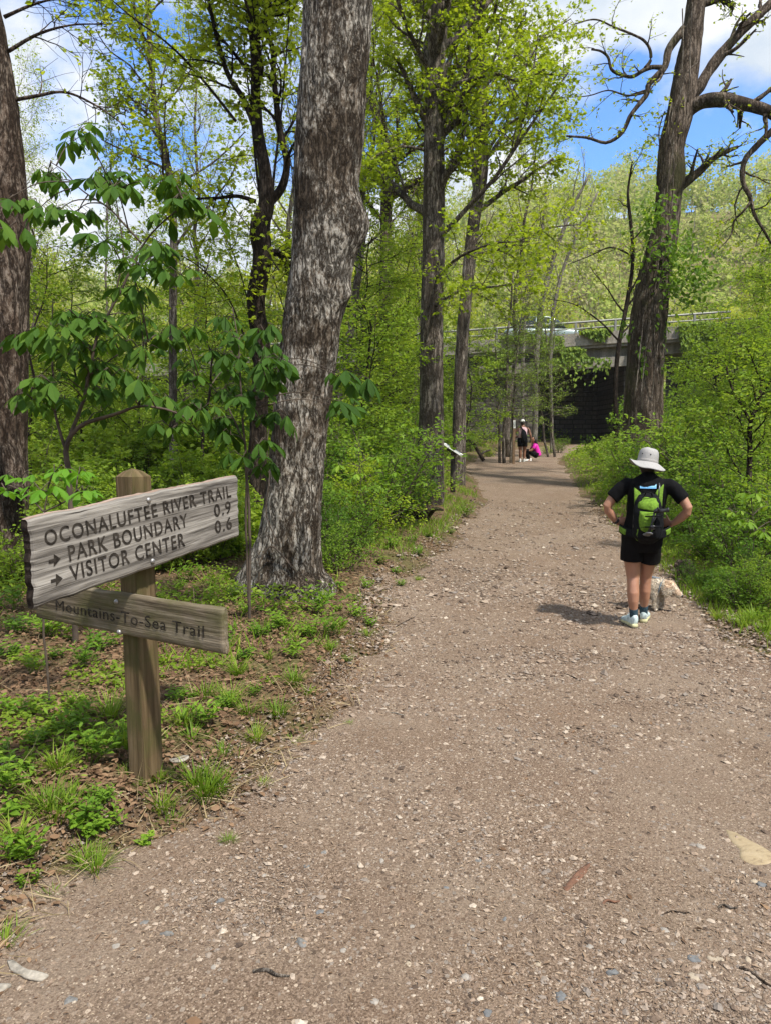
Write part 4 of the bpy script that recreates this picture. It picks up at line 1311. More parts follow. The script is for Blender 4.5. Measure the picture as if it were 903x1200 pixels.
def trail_sign():
    c = np.array([-1.105, 3.295, 0.0]); gz = float(terrain(c[0], c[1]))
    root = thing('trail_sign', 'weathered wooden trail signpost with two routed boards on a square post', 'sign', (c[0], c[1], gz))
    org = np.array(root.location)
    yaw = math.radians(-30.5)
    u = np.array([math.cos(yaw), math.sin(yaw), 0]); w = np.array([math.sin(yaw), -math.cos(yaw), 0])
    top = at(152, 549, 3.3)[2]
    # post: square timber with a four-sided pointed top, slight lean
    hw = .057
    nz, ns = 120, 10
    side = np.concatenate([np.stack([np.linspace(-1, 1, ns, endpoint=False), -np.ones(ns)], 1), np.stack([np.ones(ns), np.linspace(-1, 1, ns, endpoint=False)], 1),
                           np.stack([np.linspace(1, -1, ns, endpoint=False), np.ones(ns)], 1), np.stack([-np.ones(ns), np.linspace(1, -1, ns, endpoint=False)], 1)])
    corner = np.clip(np.abs(side).min(1), 0, 1); side = side * (1 - .07 * (corner > .95))[:, None]
    z = np.linspace(gz - .3, top - .035, nz)
    z = np.r_[z, top - .012, top]
    sc = np.r_[np.ones(nz), .55, .04]
    lean = np.array([-.012, 0.0, 0])
    cen = np.stack([c[0] + lean[0] * (z - gz), c[1] + 0 * z, z], -1)
    ring = cen[:, None] + hw * sc[:, None, None] * (side[None, :, 0:1] * u + side[None, :, 1:2] * (-w))
    q = np.stack(np.broadcast_arrays(side[None, :, 0] * hw, z[:, None], side[None, :, 1] * hw), -1)
    out = unit(side[:, 0:1] * u + side[:, 1:2] * (-w))
    ring = ring + out[None] * (.0035 * fbm(np.stack([q[..., 0] * 70, q[..., 1] * 4, q[..., 2] * 70], -1), 3, 12))[..., None]
    m = MB(); k = ring.shape[0]; S = ring.shape[1]
    i = np.arange(k * S).reshape(k, S)
    m.add(ring - org, [np.stack([i[:-1], np.roll(i[:-1], -1, 1), np.roll(i[1:], -1, 1), i[1:]], -1).reshape(-1, 4), i[-1:]])
    po = m.build('post', M['post_wood'], root, smooth=False)
    add_pc(po, np.stack([q[..., 1], q[..., 0] + .3 * (np.abs(side[None, :, 1]) > .99), q[..., 2]], -1).reshape(-1, 3))
    # upper board on the trail-side face
    P0 = c + u * (hw + .058); f = lambda px, py: on_plane(px, py, P0, u)
    C = [f(33.5, 607), f(279.5, 557), f(282, 628), f(41.5, 714)]
    ub = plank('upper_board', C, u, .056, root, org, [M['sign_grey'], M['sign_top'], M['sign_end']], 3, chips=.02)
    mb = MB()
    for body, A, B, T in (('OCONALUFTEE RIVER TRAIL', (53.5, 640), (271, 582), (53, 621.5)), ('PARK BOUNDARY', (81.5, 657.5), (220.4, 616.8), (81, 639)), ('0.9', (251.6, 605.8), (271, 600.5), (251.6, 591.2)),
                          ('VISITOR CENTER', (83.3, 681), (217.2, 639.3), (82.5, 662.5)), ('0.6', (252.7, 625), (272.2, 619), (252.7, 610.4))):
        put_text(mb, body, f(*A), f(*B), f(*T), u, org, bold=.012, space=1.16)
    for ax_, ay in ((64, 656.5), (66.5, 679.5)):
        A0, B0, T0 = f(ax_ - 7, ay + 2), f(ax_ + 7, ay - 2), f(ax_ - 7, ay - 8)
        e = B0 - A0; h = T0 - A0
        pts = [(0, -.22), (.42, -.22), (.42, -.75), (1, 0), (.42, .75), (.42, .22), (0, .22)]
        V = np.array([A0 + e * a + h * b + u * .0025 for a, b in pts]) - org
        mb.add(V, [np.array([[0, 1, 5, 6]]), np.array([[2, 3, 4]])])
    t = mb.build('lettering', M['engrave'], ub, smooth=False)
    # lower board on the approach face
    P1 = c + w * (hw + .040); g = lambda px, py: on_plane(px, py, P1, w)
    C2 = [g(46, 681), g(260.5, 714), g(262.3, 767.5), g(40.5, 724)]
    lb = plank('lower_board', C2, w, .038, root, org, [M['sign_brown'], M['sign_brown'], M['sign_brown']], 9, rough=.0025, chips=.008)
    mb = MB()
    put_text(mb, 'Mountains-To-Sea Trail', g(66.5, 714.8), g(240, 747.5), g(66.8, 702.8), w, org, bold=0.0, capref='M', space=1.08)
    mb.build('lettering', M['engrave'], lb, smooth=False)
    for px, py, ff, nn, par in ((174.3, 586, f, u, ub), (179, 657.5, f, u, ub), (136.8, 705.2, g, w, lb), (140, 740.8, g, w, lb)):
        p = ff(px, py) - org
        m = MB(); m.loft([p - nn * .004, p + nn * .003, p + nn * .0075, p + nn * .0095], [.0125, .012, .009, .003], [.0125, .012, .009, .003], ax=(0, 0, 1), sides=16)
        m.build('bolt', M['bolt'], par)


trail_sign()
# ------------------------------------------------------------------ people and the dog
def skinmat(name, c):
    m, n, b, o = newmat(name)
    f = noise(n, coords(n), 30, 4)
    n.links.new(ramp(n, f, [(.3, tuple(x * .9 for x in c)), (.7, c)]), b.inputs['Base Color'])
    b.inputs['Roughness'].default_value = .5; b.inputs['Subsurface Weight'].default_value = .06; b.inputs['Subsurface Radius'].default_value = (.5, .2, .1); b.inputs['Subsurface Scale'].default_value = .02
    return m


def cloth(name, c, var=.2, scale=60, bmp=.4):
    m, n, b, o = newmat(name)
    f = noise(n, coords(n), scale, 4); w = noise(n, coords(n), 9, 4, .6, .6)
    c2 = tuple(min(1, x * (1 + var)) for x in c); c1 = tuple(x * (1 - var) for x in c)
    n.links.new(ramp(n, f, [(.3, c1), (.7, c2)]), b.inputs['Base Color']); b.inputs['Roughness'].default_value = .85; b.inputs['Specular IOR Level'].default_value = .12
    bump(n, b, math_(n, 'ADD', math_(n, 'MULTIPLY', f, .15), w), bmp, .02)
    return m


def finger(mb, base, d, side, up, ln, r=.0078, curl=.5):
    p = [np.asarray(base, float)]; dd = unit(d)
    for k in range(3):
        p.append(p[-1] + dd * ln * (.42, .33, .25)[k]); dd = unit(dd + np.asarray(up) * curl)
    mb.tube(*resample(p, [r * 1.05, r, r * .95, r * .75], 9), 8)


def hand(mb, wrist, fwd, palm, thumb_side, s=1.0, curl=-.25):
    """palm block, four unequal fingers and a thumb off the side near the wrist"""
    fwd = unit(fwd); palm = unit(np.asarray(palm) - fwd * (np.asarray(palm) @ fwd)); sd_ = np.cross(fwd, palm)
    if sd_ @ np.asarray(thumb_side) < 0: sd_ = -sd_
    w0 = np.asarray(wrist, float)
    C = [w0 - fwd * .01, w0 + fwd * .03 * s, w0 + fwd * .07 * s, w0 + fwd * .088 * s]
    mb.loft(C, np.array([.026, .036, .042, .038]) * s, np.array([.018, .016, .014, .011]) * s, ax=sd_, sides=14)
    for k, (o, l) in enumerate(((.031, .068), (.0105, .076), (-.0105, .071), (-.031, .056))):
        finger(mb, w0 + (fwd * .08 + sd_ * o) * s, fwd + sd_ * o * 3, sd_, palm, l * s, .0082 * s, curl)
    finger(mb, w0 + (fwd * .028 + sd_ * .03) * s, fwd * .7 + sd_ * .75 + palm * .1, sd_, palm, .062 * s, .0095 * s, curl * .4)


def head(mb, c, fwd, s=1.0):
    """skull, jaw, nose, brows, ears"""
    fwd = unit(np.array([fwd[0], fwd[1], 0])); sx = np.array([fwd[1], -fwd[0], 0]); c = np.asarray(c, float)
    zz = np.array([-.115, -.105, -.08, -.045, 0, .04, .075, .1, .112]) * s
    rx = np.array([.022, .04, .055, .066, .073, .075, .066, .044, .012]) * s
    ry = np.array([.03, .05, .066, .08, .09, .094, .082, .055, .015]) * s
    off = np.array([.035, .03, .02, .008, 0, -.006, -.01, -.01, -.01]) * s
    mb.loft(c + zz[:, None] * np.array([0, 0, 1]) + off[:, None] * fwd, rx, ry, ax=sx, sides=24)
    mb.loft([c + fwd * .082 * s + [0, 0, .012 * s], c + fwd * .1 * s + [0, 0, -.018 * s], c + fwd * .092 * s + [0, 0, -.036 * s]], np.array([.009, .014, .012]) * s, np.array([.01, .014, .01]) * s, ax=sx, sides=10)
    for k in (-1, 1):
        e = c + sx * .074 * s * k - fwd * .005 * s
        mb.loft([e + [0, 0, -.03 * s], e + [0, 0, -.01 * s], e + [0, 0, .015 * s], e + [0, 0, .03 * s]], np.array([.006, .012, .014, .006]) * s, np.array([.008, .016, .018, .008]) * s, ax=sx, sides=10)


def face(root, c, fwd, skin_lip, s=1.0):
    fwd = unit(np.array([fwd[0], fwd[1], 0])); sx = np.array([fwd[1], -fwd[0], 0])
    for k in (-1, 1):
        m = MB(); m.ball(c + fwd * .078 * s + sx * .03 * k * s + np.array([0, 0, .008 * s]), .011 * s, n=8); m.build('eye', M['eye'], root)
    m = MB(); q = [c + fwd * (.093 - .01 * abs(t)) * s + sx * .022 * t * s + np.array([0, 0, -.06 * s]) for t in (-1, -.5, 0, .5, 1)]
    m.tube(q, np.array([.002, .005, .006, .005, .002]) * s, 6); m.build('mouth', skin_lip, root)


M['skin'] = skinmat('tanned_skin', (.39, .195, .122)); M['skin_dark'] = skinmat('brown_skin', (.24, .115, .07)); M['lip'] = skinmat('lips', (.4, .13, .1))
M['eye'] = plain('eye', (.05, .04, .035), .2)
M['black_cloth'] = cloth('black_cotton', (.003, .003, .0036)); M['shorts'] = cloth('black_shorts', (.005, .0042, .0045))
M['hat'] = cloth('pale_grey_canvas', (.34, .33, .32), .08, 90, .3); M['lime'] = cloth('lime_nylon', (.135, .24, .028), .3, 50, .6); M['packblack'] = cloth('black_nylon', (.007, .0075, .009), .3, 40, .9)
M['sock'] = cloth('dark_teal_sock', (.035, .065, .085), .5, 120); M['hair_dark'] = plain('dark_hair', (.02, .014, .01), .5, var=.4, scale=80)
M['shoe'] = plain('shoe_mesh', (.52, .62, .62), .8, var=.35, scale=25); M['shoe_sole'] = plain('shoe_sole', (.50, .47, .27), .8, var=.25, scale=16)
M['outsole'] = plain('dark_outsole', (.06, .05, .05), .9); M['plastic'] = plain('black_plastic', (.02, .02, .022), .4); M['alu'] = plain('pole_metal', (.16, .165, .17), .45, .8)


def shoe(parent, heel, yaw, s=1.0, mats=None, names=True):
    c, q = math.cos(yaw), math.sin(yaw); f = np.array([-q, c, 0]); sx = np.array([c, q, 0]); h = np.asarray(heel, float)
    t = np.array([-.035, -.02, .03, .09, .15, .20, .228, .24]) * s
    wd = np.array([.022, .034, .037, .038, .046, .046, .034, .012]) * s
    m = MB(); m.loft(h + t[:, None] * f + np.array([0, 0, .026]) * s, wd * 1.06, np.array([.016, .02, .021, .02, .019, .018, .016, .01]) * s, ax=sx, sides=16, pw=3)
    sh = m.build('shoe', mats[1], parent)
    ht = np.array([.09, .105, .105, .085, .06, .045, .032, .015]) * s
    m = MB(); m.loft(h + t[:, None] * f + np.array([0, 0, 1]) * (.035 * s + ht[:, None] / 2 - .012 * s), wd, ht / 2, ax=sx, sides=18, pw=2.4); m.build('upper', mats[0], sh)
    m = MB(); m.loft(h + t[:, None] * f + np.array([0, 0, .006]) * s, wd * 1.08, .008 * s, ax=sx, sides=16, pw=3); m.build('outsole', M['outsole'], sh)
    m = MB()
    for k in range(4):
        p = h + f * (.07 + .022 * k) * s + np.array([0, 0, (.125 - .014 * k)]) * s
        m.tube([p - sx * .025 * s, p + np.array([0, 0, .008]) * s, p + sx * .025 * s], .004 * s, 5)
    m.build('lace', M['white'], sh)
    return sh


def hiker():
    base = np.array([2.225, 6.36, 0.0]); base[2] = float(pathz(base[0], base[1]))
    YAW = -math.atan2(2.225, 6.36)
    cq, sq = math.cos(YAW), math.sin(YAW)
    turn = lambda v: base + np.array([cq * v[0] * .9 - sq * v[1], sq * v[0] * .9 + cq * v[1], v[2]]) * .975
    root = thing('person', 'hiker seen from behind with hands on hips, pale sun hat, black shirt and shorts', 'person', tuple(base), YAW, None, .975)
    root.scale.x = .875
    A = np.array
    # legs, pelvis, torso, arms, neck, head
    Lh, Rh = A([-.055, -.02, 0]), A([.035, .20, 0])
    mb = MB()
    mb.loft([(-.095, .0, .84), (-.095, 0, .72), (-.09, .01, .62), (-.083, .02, .52), (-.078, .015, .45), (-.075, -.005, .39), (-.072, -.02, .32), (-.068, -.022, .25), (-.063, -.012, .16), (-.058, 0, .09), (-.055, .01, .03)],
            [.10, .094, .083, .071, .061, .057, .059, .053, .038, .035, .036], [.11, .1, .088, .075, .064, .063, .066, .058, .042, .042, .05], sides=22)
    mb.loft([(.08, .02, .84), (.075, .05, .72), (.062, .085, .62), (.048, .12, .52), (.042, .14, .45), (.04, .145, .39), (.038, .15, .32), (.036, .165, .25), (.034, .19, .16), (.034, .21, .09), (.035, .225, .03)],
            [.10, .094, .082, .069, .06, .056, .058, .052, .038, .035, .036], [.11, .1, .087, .074, .063, .062, .065, .057, .042, .042, .05], sides=22)
    for hh, yw in ((Lh, .45), (Rh, -.1)):
        f = A([-math.sin(yw), math.cos(yw), 0])
        mb.loft([hh + A([0, 0, .045]) - f * .015, hh + A([0, 0, .05]) + f * .05, hh + A([0, 0, .035]) + f * .12, hh + A([0, 0, .026]) + f * .18], [.026, .03, .036, .025], [.035, .032, .022, .012], ax=(f[1], -f[0], 0), sides=14)
    mb.loft([(-.005, .01, .74), (-.005, .005, .80), (0, 0, .87), (.008, 0, .95), (.014, .005, 1.02), (.022, .0, 1.12), (.03, -.01, 1.22), (.034, -.01, 1.29), (.036, -.005, 1.335), (.036, .0, 1.37)],
            [.15, .185, .19, .165, .15, .16, .172, .17, .125, .06], [.10, .125, .125, .11, .105, .115, .118, .10, .075, .055], sides=30)
    mb.loft([(.036, .0, 1.33), (.036, .01, 1.38), (.034, .02, 1.43), (.03, .025, 1.46)], [.065, .052, .05, .055], [.06, .052, .052, .06], sides=18)
    HC = A([.022, .035, 1.49]); fw = A([.12, 1, 0])
    head(mb, HC, fw)
    arms = (((-.135, -.005, 1.278), (-.215, -.015, 1.25), (-.29, -.03, 1.175), (-.345, -.045, 1.095), (-.335, -.03, 1.06), (-.295, .0, 1.01), (-.262, .02, .965), (-.245, .03, .945)),
            ((.205, -.005, 1.278), (.285, -.015, 1.25), (.355, -.03, 1.175), (.405, -.045, 1.095), (.398, -.035, 1.06), (.35, .0, 1.01), (.295, .025, .965), (.262, .035, .945)))
    for a in arms: mb.loft(a, [.062, .058, .048, .042, .041, .042, .032, .026], [.062, .055, .047, .043, .042, .04, .03, .024], ax=(0, 1, 0), sides=18)
    hand(mb, (-.245, .03, .945), (.85, .25, .14), (.2, -1, -.1), (0, 0, 1))
    hand(mb, (.262, .035, .945), (-.75, .45, .12), (-.2, -1, -.1), (0, 0, 1))
    fuse(mb, 'body', M['skin'], root, .0052, 5)
    face(root, HC, fw, M['lip'])
    # hair at the nape, below the hat
    m = MB(); m.loft([HC + A([.0, -.03, .05]), HC + A([0, -.035, 0]), HC + A([.002, -.035, -.05]), HC + A([.004, -.03, -.09]), HC + A([.004, -.03, -.115])], [.078, .08, .072, .06, .03], [.075, .072, .055, .04, .02], sides=20)
    m.build('hair', M['hair_dark'], root)
    # shirt: torso and short sleeves, one skin with soft folds
    mb = MB()
    mb.loft([(-.0, .0, .83), (.0, 0, .87), (.008, 0, .95), (.014, .005, 1.02), (.022, 0, 1.12), (.03, -.01, 1.22), (.034, -.01, 1.29), (.036, -.005, 1.335), (.036, .002, 1.372), (.036, .008, 1.395)],
            [.198, .203, .183, .172, .18, .19, .188, .15, .085, .058], [.135, .138, .125, .122, .13, .133, .116, .09, .07, .056], sides=30)
    for a, sg in zip(arms, (-1, 1)):
        a = A(a[:4]); e = a[2] * .88 + a[3] * .12
        mb.loft([a[0] - A([sg * .03, 0, 0]), a[0] + A([sg * .03, 0, .004]), a[1], (a[1] + a[2]) / 2, e], [.066, .070, .070, .068, .066], [.068, .07, .068, .067, .066], ax=(0, 1, 0), sides=20)
    fold = lambda V: V + unit(V - A([.02, 0, 0]) * 1 - V * [0, 0, 1]) * (.017 * fbm(V * [16, 16, 11], 4, 5))[:, None]
    fuse(mb, 'shirt', M['black_cloth'], root, .0062, 6, post=fold)
    mb = MB()
    mb.loft([(-.005, .005, .70), (-.005, .005, .76), (-.005, 0, .82), (0, 0, .88), (.006, 0, .935)], [.17, .196, .2, .202, .178], [.115, .135, .14, .138, .122], sides=30)
    mb.loft([(-.09, .0, .80), (-.094, 0, .72), (-.095, .005, .66), (-.096, .008, .612)], [.103, .108, .109, .110], [.118, .117, .115, .114], sides=22)
    mb.loft([(.078, .02, .80), (.075, .045, .72), (.07, .065, .66), (.065, .08, .605)], [.103, .107, .108, .109], [.118, .115, .112, .112], sides=22)
    fuse(mb, 'shorts', M['shorts'], root, .0062, 5, post=fold)
    # print on the back of the shirt, between the straps
    def print_mat():
        mm, n, b, o = newmat('shirt_print')
        g = n.nodes.new('ShaderNodeTexCoord'); sx = n.nodes.new('ShaderNodeSeparateXYZ'); n.links.new(g.outputs['Object'], sx.inputs[0])
        zz = math_(n, 'MULTIPLY', math_(n, 'SUBTRACT', sx.outputs[2], 1.275), 14.0)
        wob = noise(n, coords(n, (1, 1, .3)), 26, 4)
        c = ramp(n, math_(n, 'ADD', zz, math_(n, 'MULTIPLY', wob, .55)), [(.3, (.10, .30, .55)), (.55, (.28, .58, .75)), (.62, (.015, .02, .05)), (1.0, (.012, .014, .03))])
        st = voro(n, coords(n), 95); c = mix(n, math_(n, 'LESS_THAN', st, .2), c, (.55, .62, .7))
        n.links.new(c, b.inputs['Base Color']); b.inputs['Roughness'].default_value = .8
        return mm
    U, Z = np.meshgrid(np.linspace(-.075, .075, 16), np.linspace(1.265, 1.345, 10))
    yb = -.137 + .9 * (U ** 2) + np.interp(Z, [1.265, 1.29, 1.345], [.0, .014, .06])
    i = np.arange(U.size).reshape(U.shape); q = np.stack([i[:-1, :-1], i[:-1, 1:], i[1:, 1:], i[1:, :-1]], -1).reshape(-1, 4)
    MB().add(np.concatenate([P3(U + .036, yb, Z).reshape(-1, 3), P3(U + .036, yb + .012, Z).reshape(-1, 3)]), [q, q[:, ::-1] + U.size]).build('shirt_print', print_mat(), root)
    # hat: soft crown and wide wavy brim, tipped to the right
    hb = HC + A([0, -.008, -.012]); tilt = .13
    rot = lambda V: (V - hb) @ A([[math.cos(tilt), 0, -math.sin(tilt)], [0, 1, 0], [math.sin(tilt), 0, math.cos(tilt)]]) @ A([[1, 0, 0], [0, math.cos(-.14), math.sin(-.14)], [0, -math.sin(-.14), math.cos(-.14)]]) + hb
    m = MB()
    th = np.linspace(0, 2 * np.pi, 72, endpoint=False); prof = [(.104, 0), (.104, .035), (.102, .075), (.096, .104), (.080, .124), (.05, .133), (.012, .136)]
    rings = [np.stack([hb[0] + (r_ * .93 + .002 * np.sin(5 * th)) * np.cos(th), hb[1] + r_ * 1.06 * np.sin(th), np.full(72, hb[2] + z_) + .004 * np.sin(3 * th + 1) * (z_ > .05)], -1) for r_, z_ in prof]
    bprof = np.linspace(0, 1, 9)
    def brim(dz):
        out = []
        for t in bprof:
            r_ = .104 + .076 * t
            side = np.cos(th)
            dr = -.034 * t ** 1.3 + .040 * t ** 1.6 * np.maximum(0, -side) ** 1.5 - .012 * t * np.maximum(0, side) - .034 * t * np.maximum(0, -np.sin(th)) ** 2 + .007 * t * np.sin(4 * th + .6)
            out.append(np.stack([hb[0] + r_ * .97 * np.cos(th), hb[1] + r_ * 1.05 * np.sin(th), hb[2] + .006 + dr + dz], -1))
        return out
    seq = brim(-.003)[::-1] + rings  # underside outer->inner then crown
    top_b = brim(.002)
    V = np.array(seq[::-1]); k = len(V)
    def strip(mb, arr):
        arr = np.array(arr); i = np.arange(arr.shape[0] * 72).reshape(-1, 72)
        mb.add(rot(arr.reshape(-1, 3)), np.stack([i[:-1], np.roll(i[:-1], -1, 1), np.roll(i[1:], -1, 1), i[1:]], -1).reshape(-1, 4))
        return i
    strip(m, rings); strip(m, top_b); strip(m, brim(-.004)[::-1] ); strip(m, [brim(.002)[-1], brim(-.004)[-1]])
    m.add(rot(rings[-1]), np.arange(72)[None])
    ho = m.build('hat', M['hat'], root)
    m = MB(); strip(m, [rings[0] * 1 + 0, np.array([hb[0], hb[1], 0]) + (rings[0] - [hb[0], hb[1], 0]) * [1.03, 1.03, 1] + [0, 0, .004], np.array([hb[0], hb[1], 0]) + (rings[0] - [hb[0], hb[1], 0]) * [1.03, 1.03, 1] + [0, 0, .024], rings[1] - [0, 0, .004]])
    m.build('hat_band', cloth('hat_band', (.34, .325, .31), .06, 90, .2), ho)
    for ex in (-.6, .2):
        p = rot(A([[hb[0] + .100 * math.sin(ex), hb[1] - .110 * math.cos(ex), hb[2] + .07]]))[0]
        m = MB(); m.ball(p, .006, n=7); m.build('eyelet', M['plastic'], ho)
    # socks, shoes, watch
    for c_, hh, yw, sg in (((-.063, -.012), Lh, .45, 0), ((.034, .19), Rh, -.1, 1)):
        m = MB(); x, y = c_
        m.loft([(x - (.004 if not sg else -.001), y + .0, .205), (x, y, .16), (x + .004 * (1 - sg), y + .012, .10), (hh[0], hh[1] + .03, .06)], [.043, .042, .039, .036], [.047, .046, .045, .046], sides=18); m.build('sock', M['sock'], root)
        shoe(root, hh - A([0, .0, 0]), yw, 1.0, (M['shoe'], M['shoe_sole']))
    m = MB(); p, d = A([-.256, .024, .958]), unit(A([.017, .01, -.02]))
    m.loft([p - d * .012, p - d * .011, p + d * .011, p + d * .012], [.028, .0335, .0335, .028], [.026, .031, .031, .026], ax=(0, 1, 0), sides=18); wt = m.build('watch', M['plastic'], root)
    m = MB(); m.box(p + A([-.03, -.012, -.012]), (.004, .014, .016)); m.build('watch_face', plain('watch_glass', (.02, .02, .025), .1), wt, smooth=False)

    # backpack: rests on the hiker, a thing of its own
    bp = thing('backpack', 'lime green and black hiking backpack worn on the hiker in the sun hat', 'backpack', tuple(turn(A([.04, -.2, .835]))), YAW, None, .975)
    o = A([.04, -.2, .86])
    mb = MB()
    mb.loft([(.0, .03, -.03), (.0, .005, .02), (.005, -.0, .12), (.0, .0, .23), (-.002, .02, .31), (.0, .045, .365), (0, .06, .385)], [.06, .118, .128, .122, .108, .08, .04], [.04, .08, .095, .09, .075, .05, .02], sides=30, pw=2.8)
    fuse(mb, 'bag', M['packblack'], bp, .006, 4, post=lambda V: V + .008 * fbm(V * 22, 3, 3)[:, None] * unit(V * [1, 1, .2]))
    def panel(name, outline, mat, lift=.004, thick=.006, bulge=.0):
        """cloth panel lying on the bag's back: outline of (x, z), filled and draped over the bag's curve"""
        outline = A(outline); cx = outline.mean(0)
        nr = 9
        yb = lambda x, z: np.interp(z, [-.03, .02, .12, .23, .31, .365, .385], [-.01, -.076, -.096, -.091, -.057, -.006, .04]) + .095 * np.clip(np.abs(x) / .13, 0, 1) ** 3
        V = []
        q, _ = resample(np.c_[np.vstack([outline, outline[:1]]), np.zeros(len(outline) + 1)], np.ones(len(outline) + 1), 49)
        q = q[:-1, :2]
        for lay in (0, 1):
            for k in range(nr):
                s_ = 1 - k / nr
                xz = cx + (q - cx) * s_
                y = yb(xz[:, 0], xz[:, 1]) - lift - (thick + bulge * (1 - s_ ** 2) + .004 * fbm(np.c_[xz * 30, xz[:, :1]], 2, 3) if lay == 0 else -.01)
                V.append(P3(xz[:, 0], y, xz[:, 1]))
        V = np.array(V); i = np.arange(nr * 48).reshape(nr, 48)
        fr = np.stack([i[:-1], np.roll(i[:-1], -1, 1), np.roll(i[1:], -1, 1), i[1:]], -1).reshape(-1, 4)
        ed = np.stack([i[0], i[0] + nr * 48, np.roll(i[0], -1) + nr * 48, np.roll(i[0], -1)], -1)
        m = MB(); m.add(V, [fr, i[-1:], fr[:, ::-1] + nr * 48, ed])
        return m.build(name, mat, bp)
    panel('top_pocket', [(-.085, .27), (-.08, .335), (-.04, .372), (.03, .365), (.075, .36), (.09, .31), (.075, .25), (.0, .255)], M['lime'], bulge=.018)
    panel('front_panel', [(-.065, .245), (.0, .24), (.06, .235), (.05, .15), (.03, .05), (.0, .06), (-.05, .085), (-.07, .15)], M['lime'], bulge=.014)
    panel('front_pocket', [(-.02, .055), (.035, .045), (.075, .10), (.085, .22), (.11, .2), (.115, .06), (.08, -.01), (-.03, -.015)], M['packblack'], bulge=.022, lift=.008)
    panel('side_trim', [(-.105, .02), (-.085, .085), (-.075, .09), (-.085, .02), (-.06, -.015), (-.075, -.02)], M['lime'])
    panel('bottom_trim', [(.045, -.018), (.085, .012), (.1, .03), (.09, -.0), (.06, -.022)], M['lime'])
    for sg in (-1, 1):
        x0 = .075 * sg
        pts = A([(x0 * 1.1, .05, .27), (x0 * 1.15, .07, .38), (x0 * 1.25, .13, .46), (x0 * 1.4, .21, .487), (x0 * 1.5, .28, .45), (x0 * 1.5, .315, .36), (x0 * 1.45, .33, .26), (x0 * 1.7, .31, .16)])
        q, _ = resample(pts, np.ones(8), 30)
        m = MB(); m.loft(q, np.full(30, .031), np.full(30, .008), ax=(1, 0, 0), sides=12, pw=4); m.build('shoulder_strap', M['lime'], bp)
        pts = A([(.10 * sg, .02, .03), (.16 * sg - .02, .06, .045), (.20 * sg - .02, .14, .06), (.205 * sg - .025, .22, .06), (.16 * sg - .03, .31, .055), (.03 * sg - .03, .345, .05)])
        q, _ = resample(pts, np.ones(6), 26)
        m = MB(); m.loft(q, np.interp(np.arange(26), [0, 8, 16, 25], [.036, .04, .034, .012]), np.full(26, .008), ax=(0, 0, 1), sides=12, pw=4); m.build('hip_belt', M['packblack'], bp)
        m = MB(); m.loft(q[4:12] + A([.004 * sg, -.006, 0]), np.full(8, .026), np.full(8, .006), ax=(0, 0, 1), sides=10, pw=4); m.build('belt_pocket', M['lime'], bp)
    m = MB(); m.tube(*resample([(-.03, -.03, .37), (-.02, -.055, .40), (.02, -.055, .40), (.03, -.03, .37)], [.006] * 4, 12), 7); m.build('haul_loop', M['packblack'], bp)
    m = MB(); zig = [(.055 * (-1) ** k - .005, -.128 + .01 * abs(k - 3) * .3, .235 - .026 * k) for k in range(6)]; m.tube(zig, .0022, 5); m.build('bungee_cord', M['packblack'], bp)
    m = MB(); m.tube([(-.115, -.05, .1), (-.112, -.045, .2), (-.1, -.03, .28)], .0035, 6); m.build('zip', M['alu'], bp)
    m = MB(); m.tube([(.082, .035, .36), (.088, .05, .45), (.085, .09, .475)], .006, 7); m.build('drinking_tube', M['alu'], bp)
    # trekking poles strapped to the pack
    tp = thing('trekking_poles', 'black folded trekking poles strapped across the back of the lime green backpack', 'trekking poles', tuple(turn(A([.12, -.335, 1.0]))), YAW, None, .975)
    for k, (a, b_) in enumerate((((.01, .0, .085), (-.075, .01, -.115)), ((-.02, -.012, .082), (-.055, -.012, -.10)))):
        a, b_ = A(a), A(b_)
        m = MB(); m.tube([a, b_], .008, 8); sh = m.build('shaft', M['plastic'], tp)
        e = A([.085 - .05 * k, 0, .018 + .012 * k])
        m = MB(); m.loft(*resample([a - e * .1, a + e * .35, a + e * .7, a + e], [1] * 4, 12)[:1], np.interp(np.arange(12), [0, 4, 8, 11], [.014, .02, .017, .022]), np.interp(np.arange(12), [0, 4, 8, 11], [.014, .018, .015, .02]), ax=(0, 1, 0), sides=14); m.build('grip', M['plastic'], sh)
        m = MB(); m.loft([b_ + A([-.002, -.012, 0]), b_ + A([-.002, -.016, -.002])], [.032, .03], [.014, .012], ax=(1, 0, -.1), sides=18); m.build('basket', M['alu'], sh)
        m = MB(); m.ball((a * .3 + b_ * .7) + A([.015, -.014, 0]), (.024, .012, .018)); m.build('clip', M['alu'] if k == 0 else M['plastic'], sh)
    for z_ in (.04, -.05):
        m = MB(); m.tube(*resample([(-.09, .01, z_), (-.05, -.028, z_ + .005), (.0, -.03, z_ + .01), (.04, .01, z_ + .01)], [.006] * 4, 14), 6); m.build('binding_strap', M['packblack'], tp)


hiker()


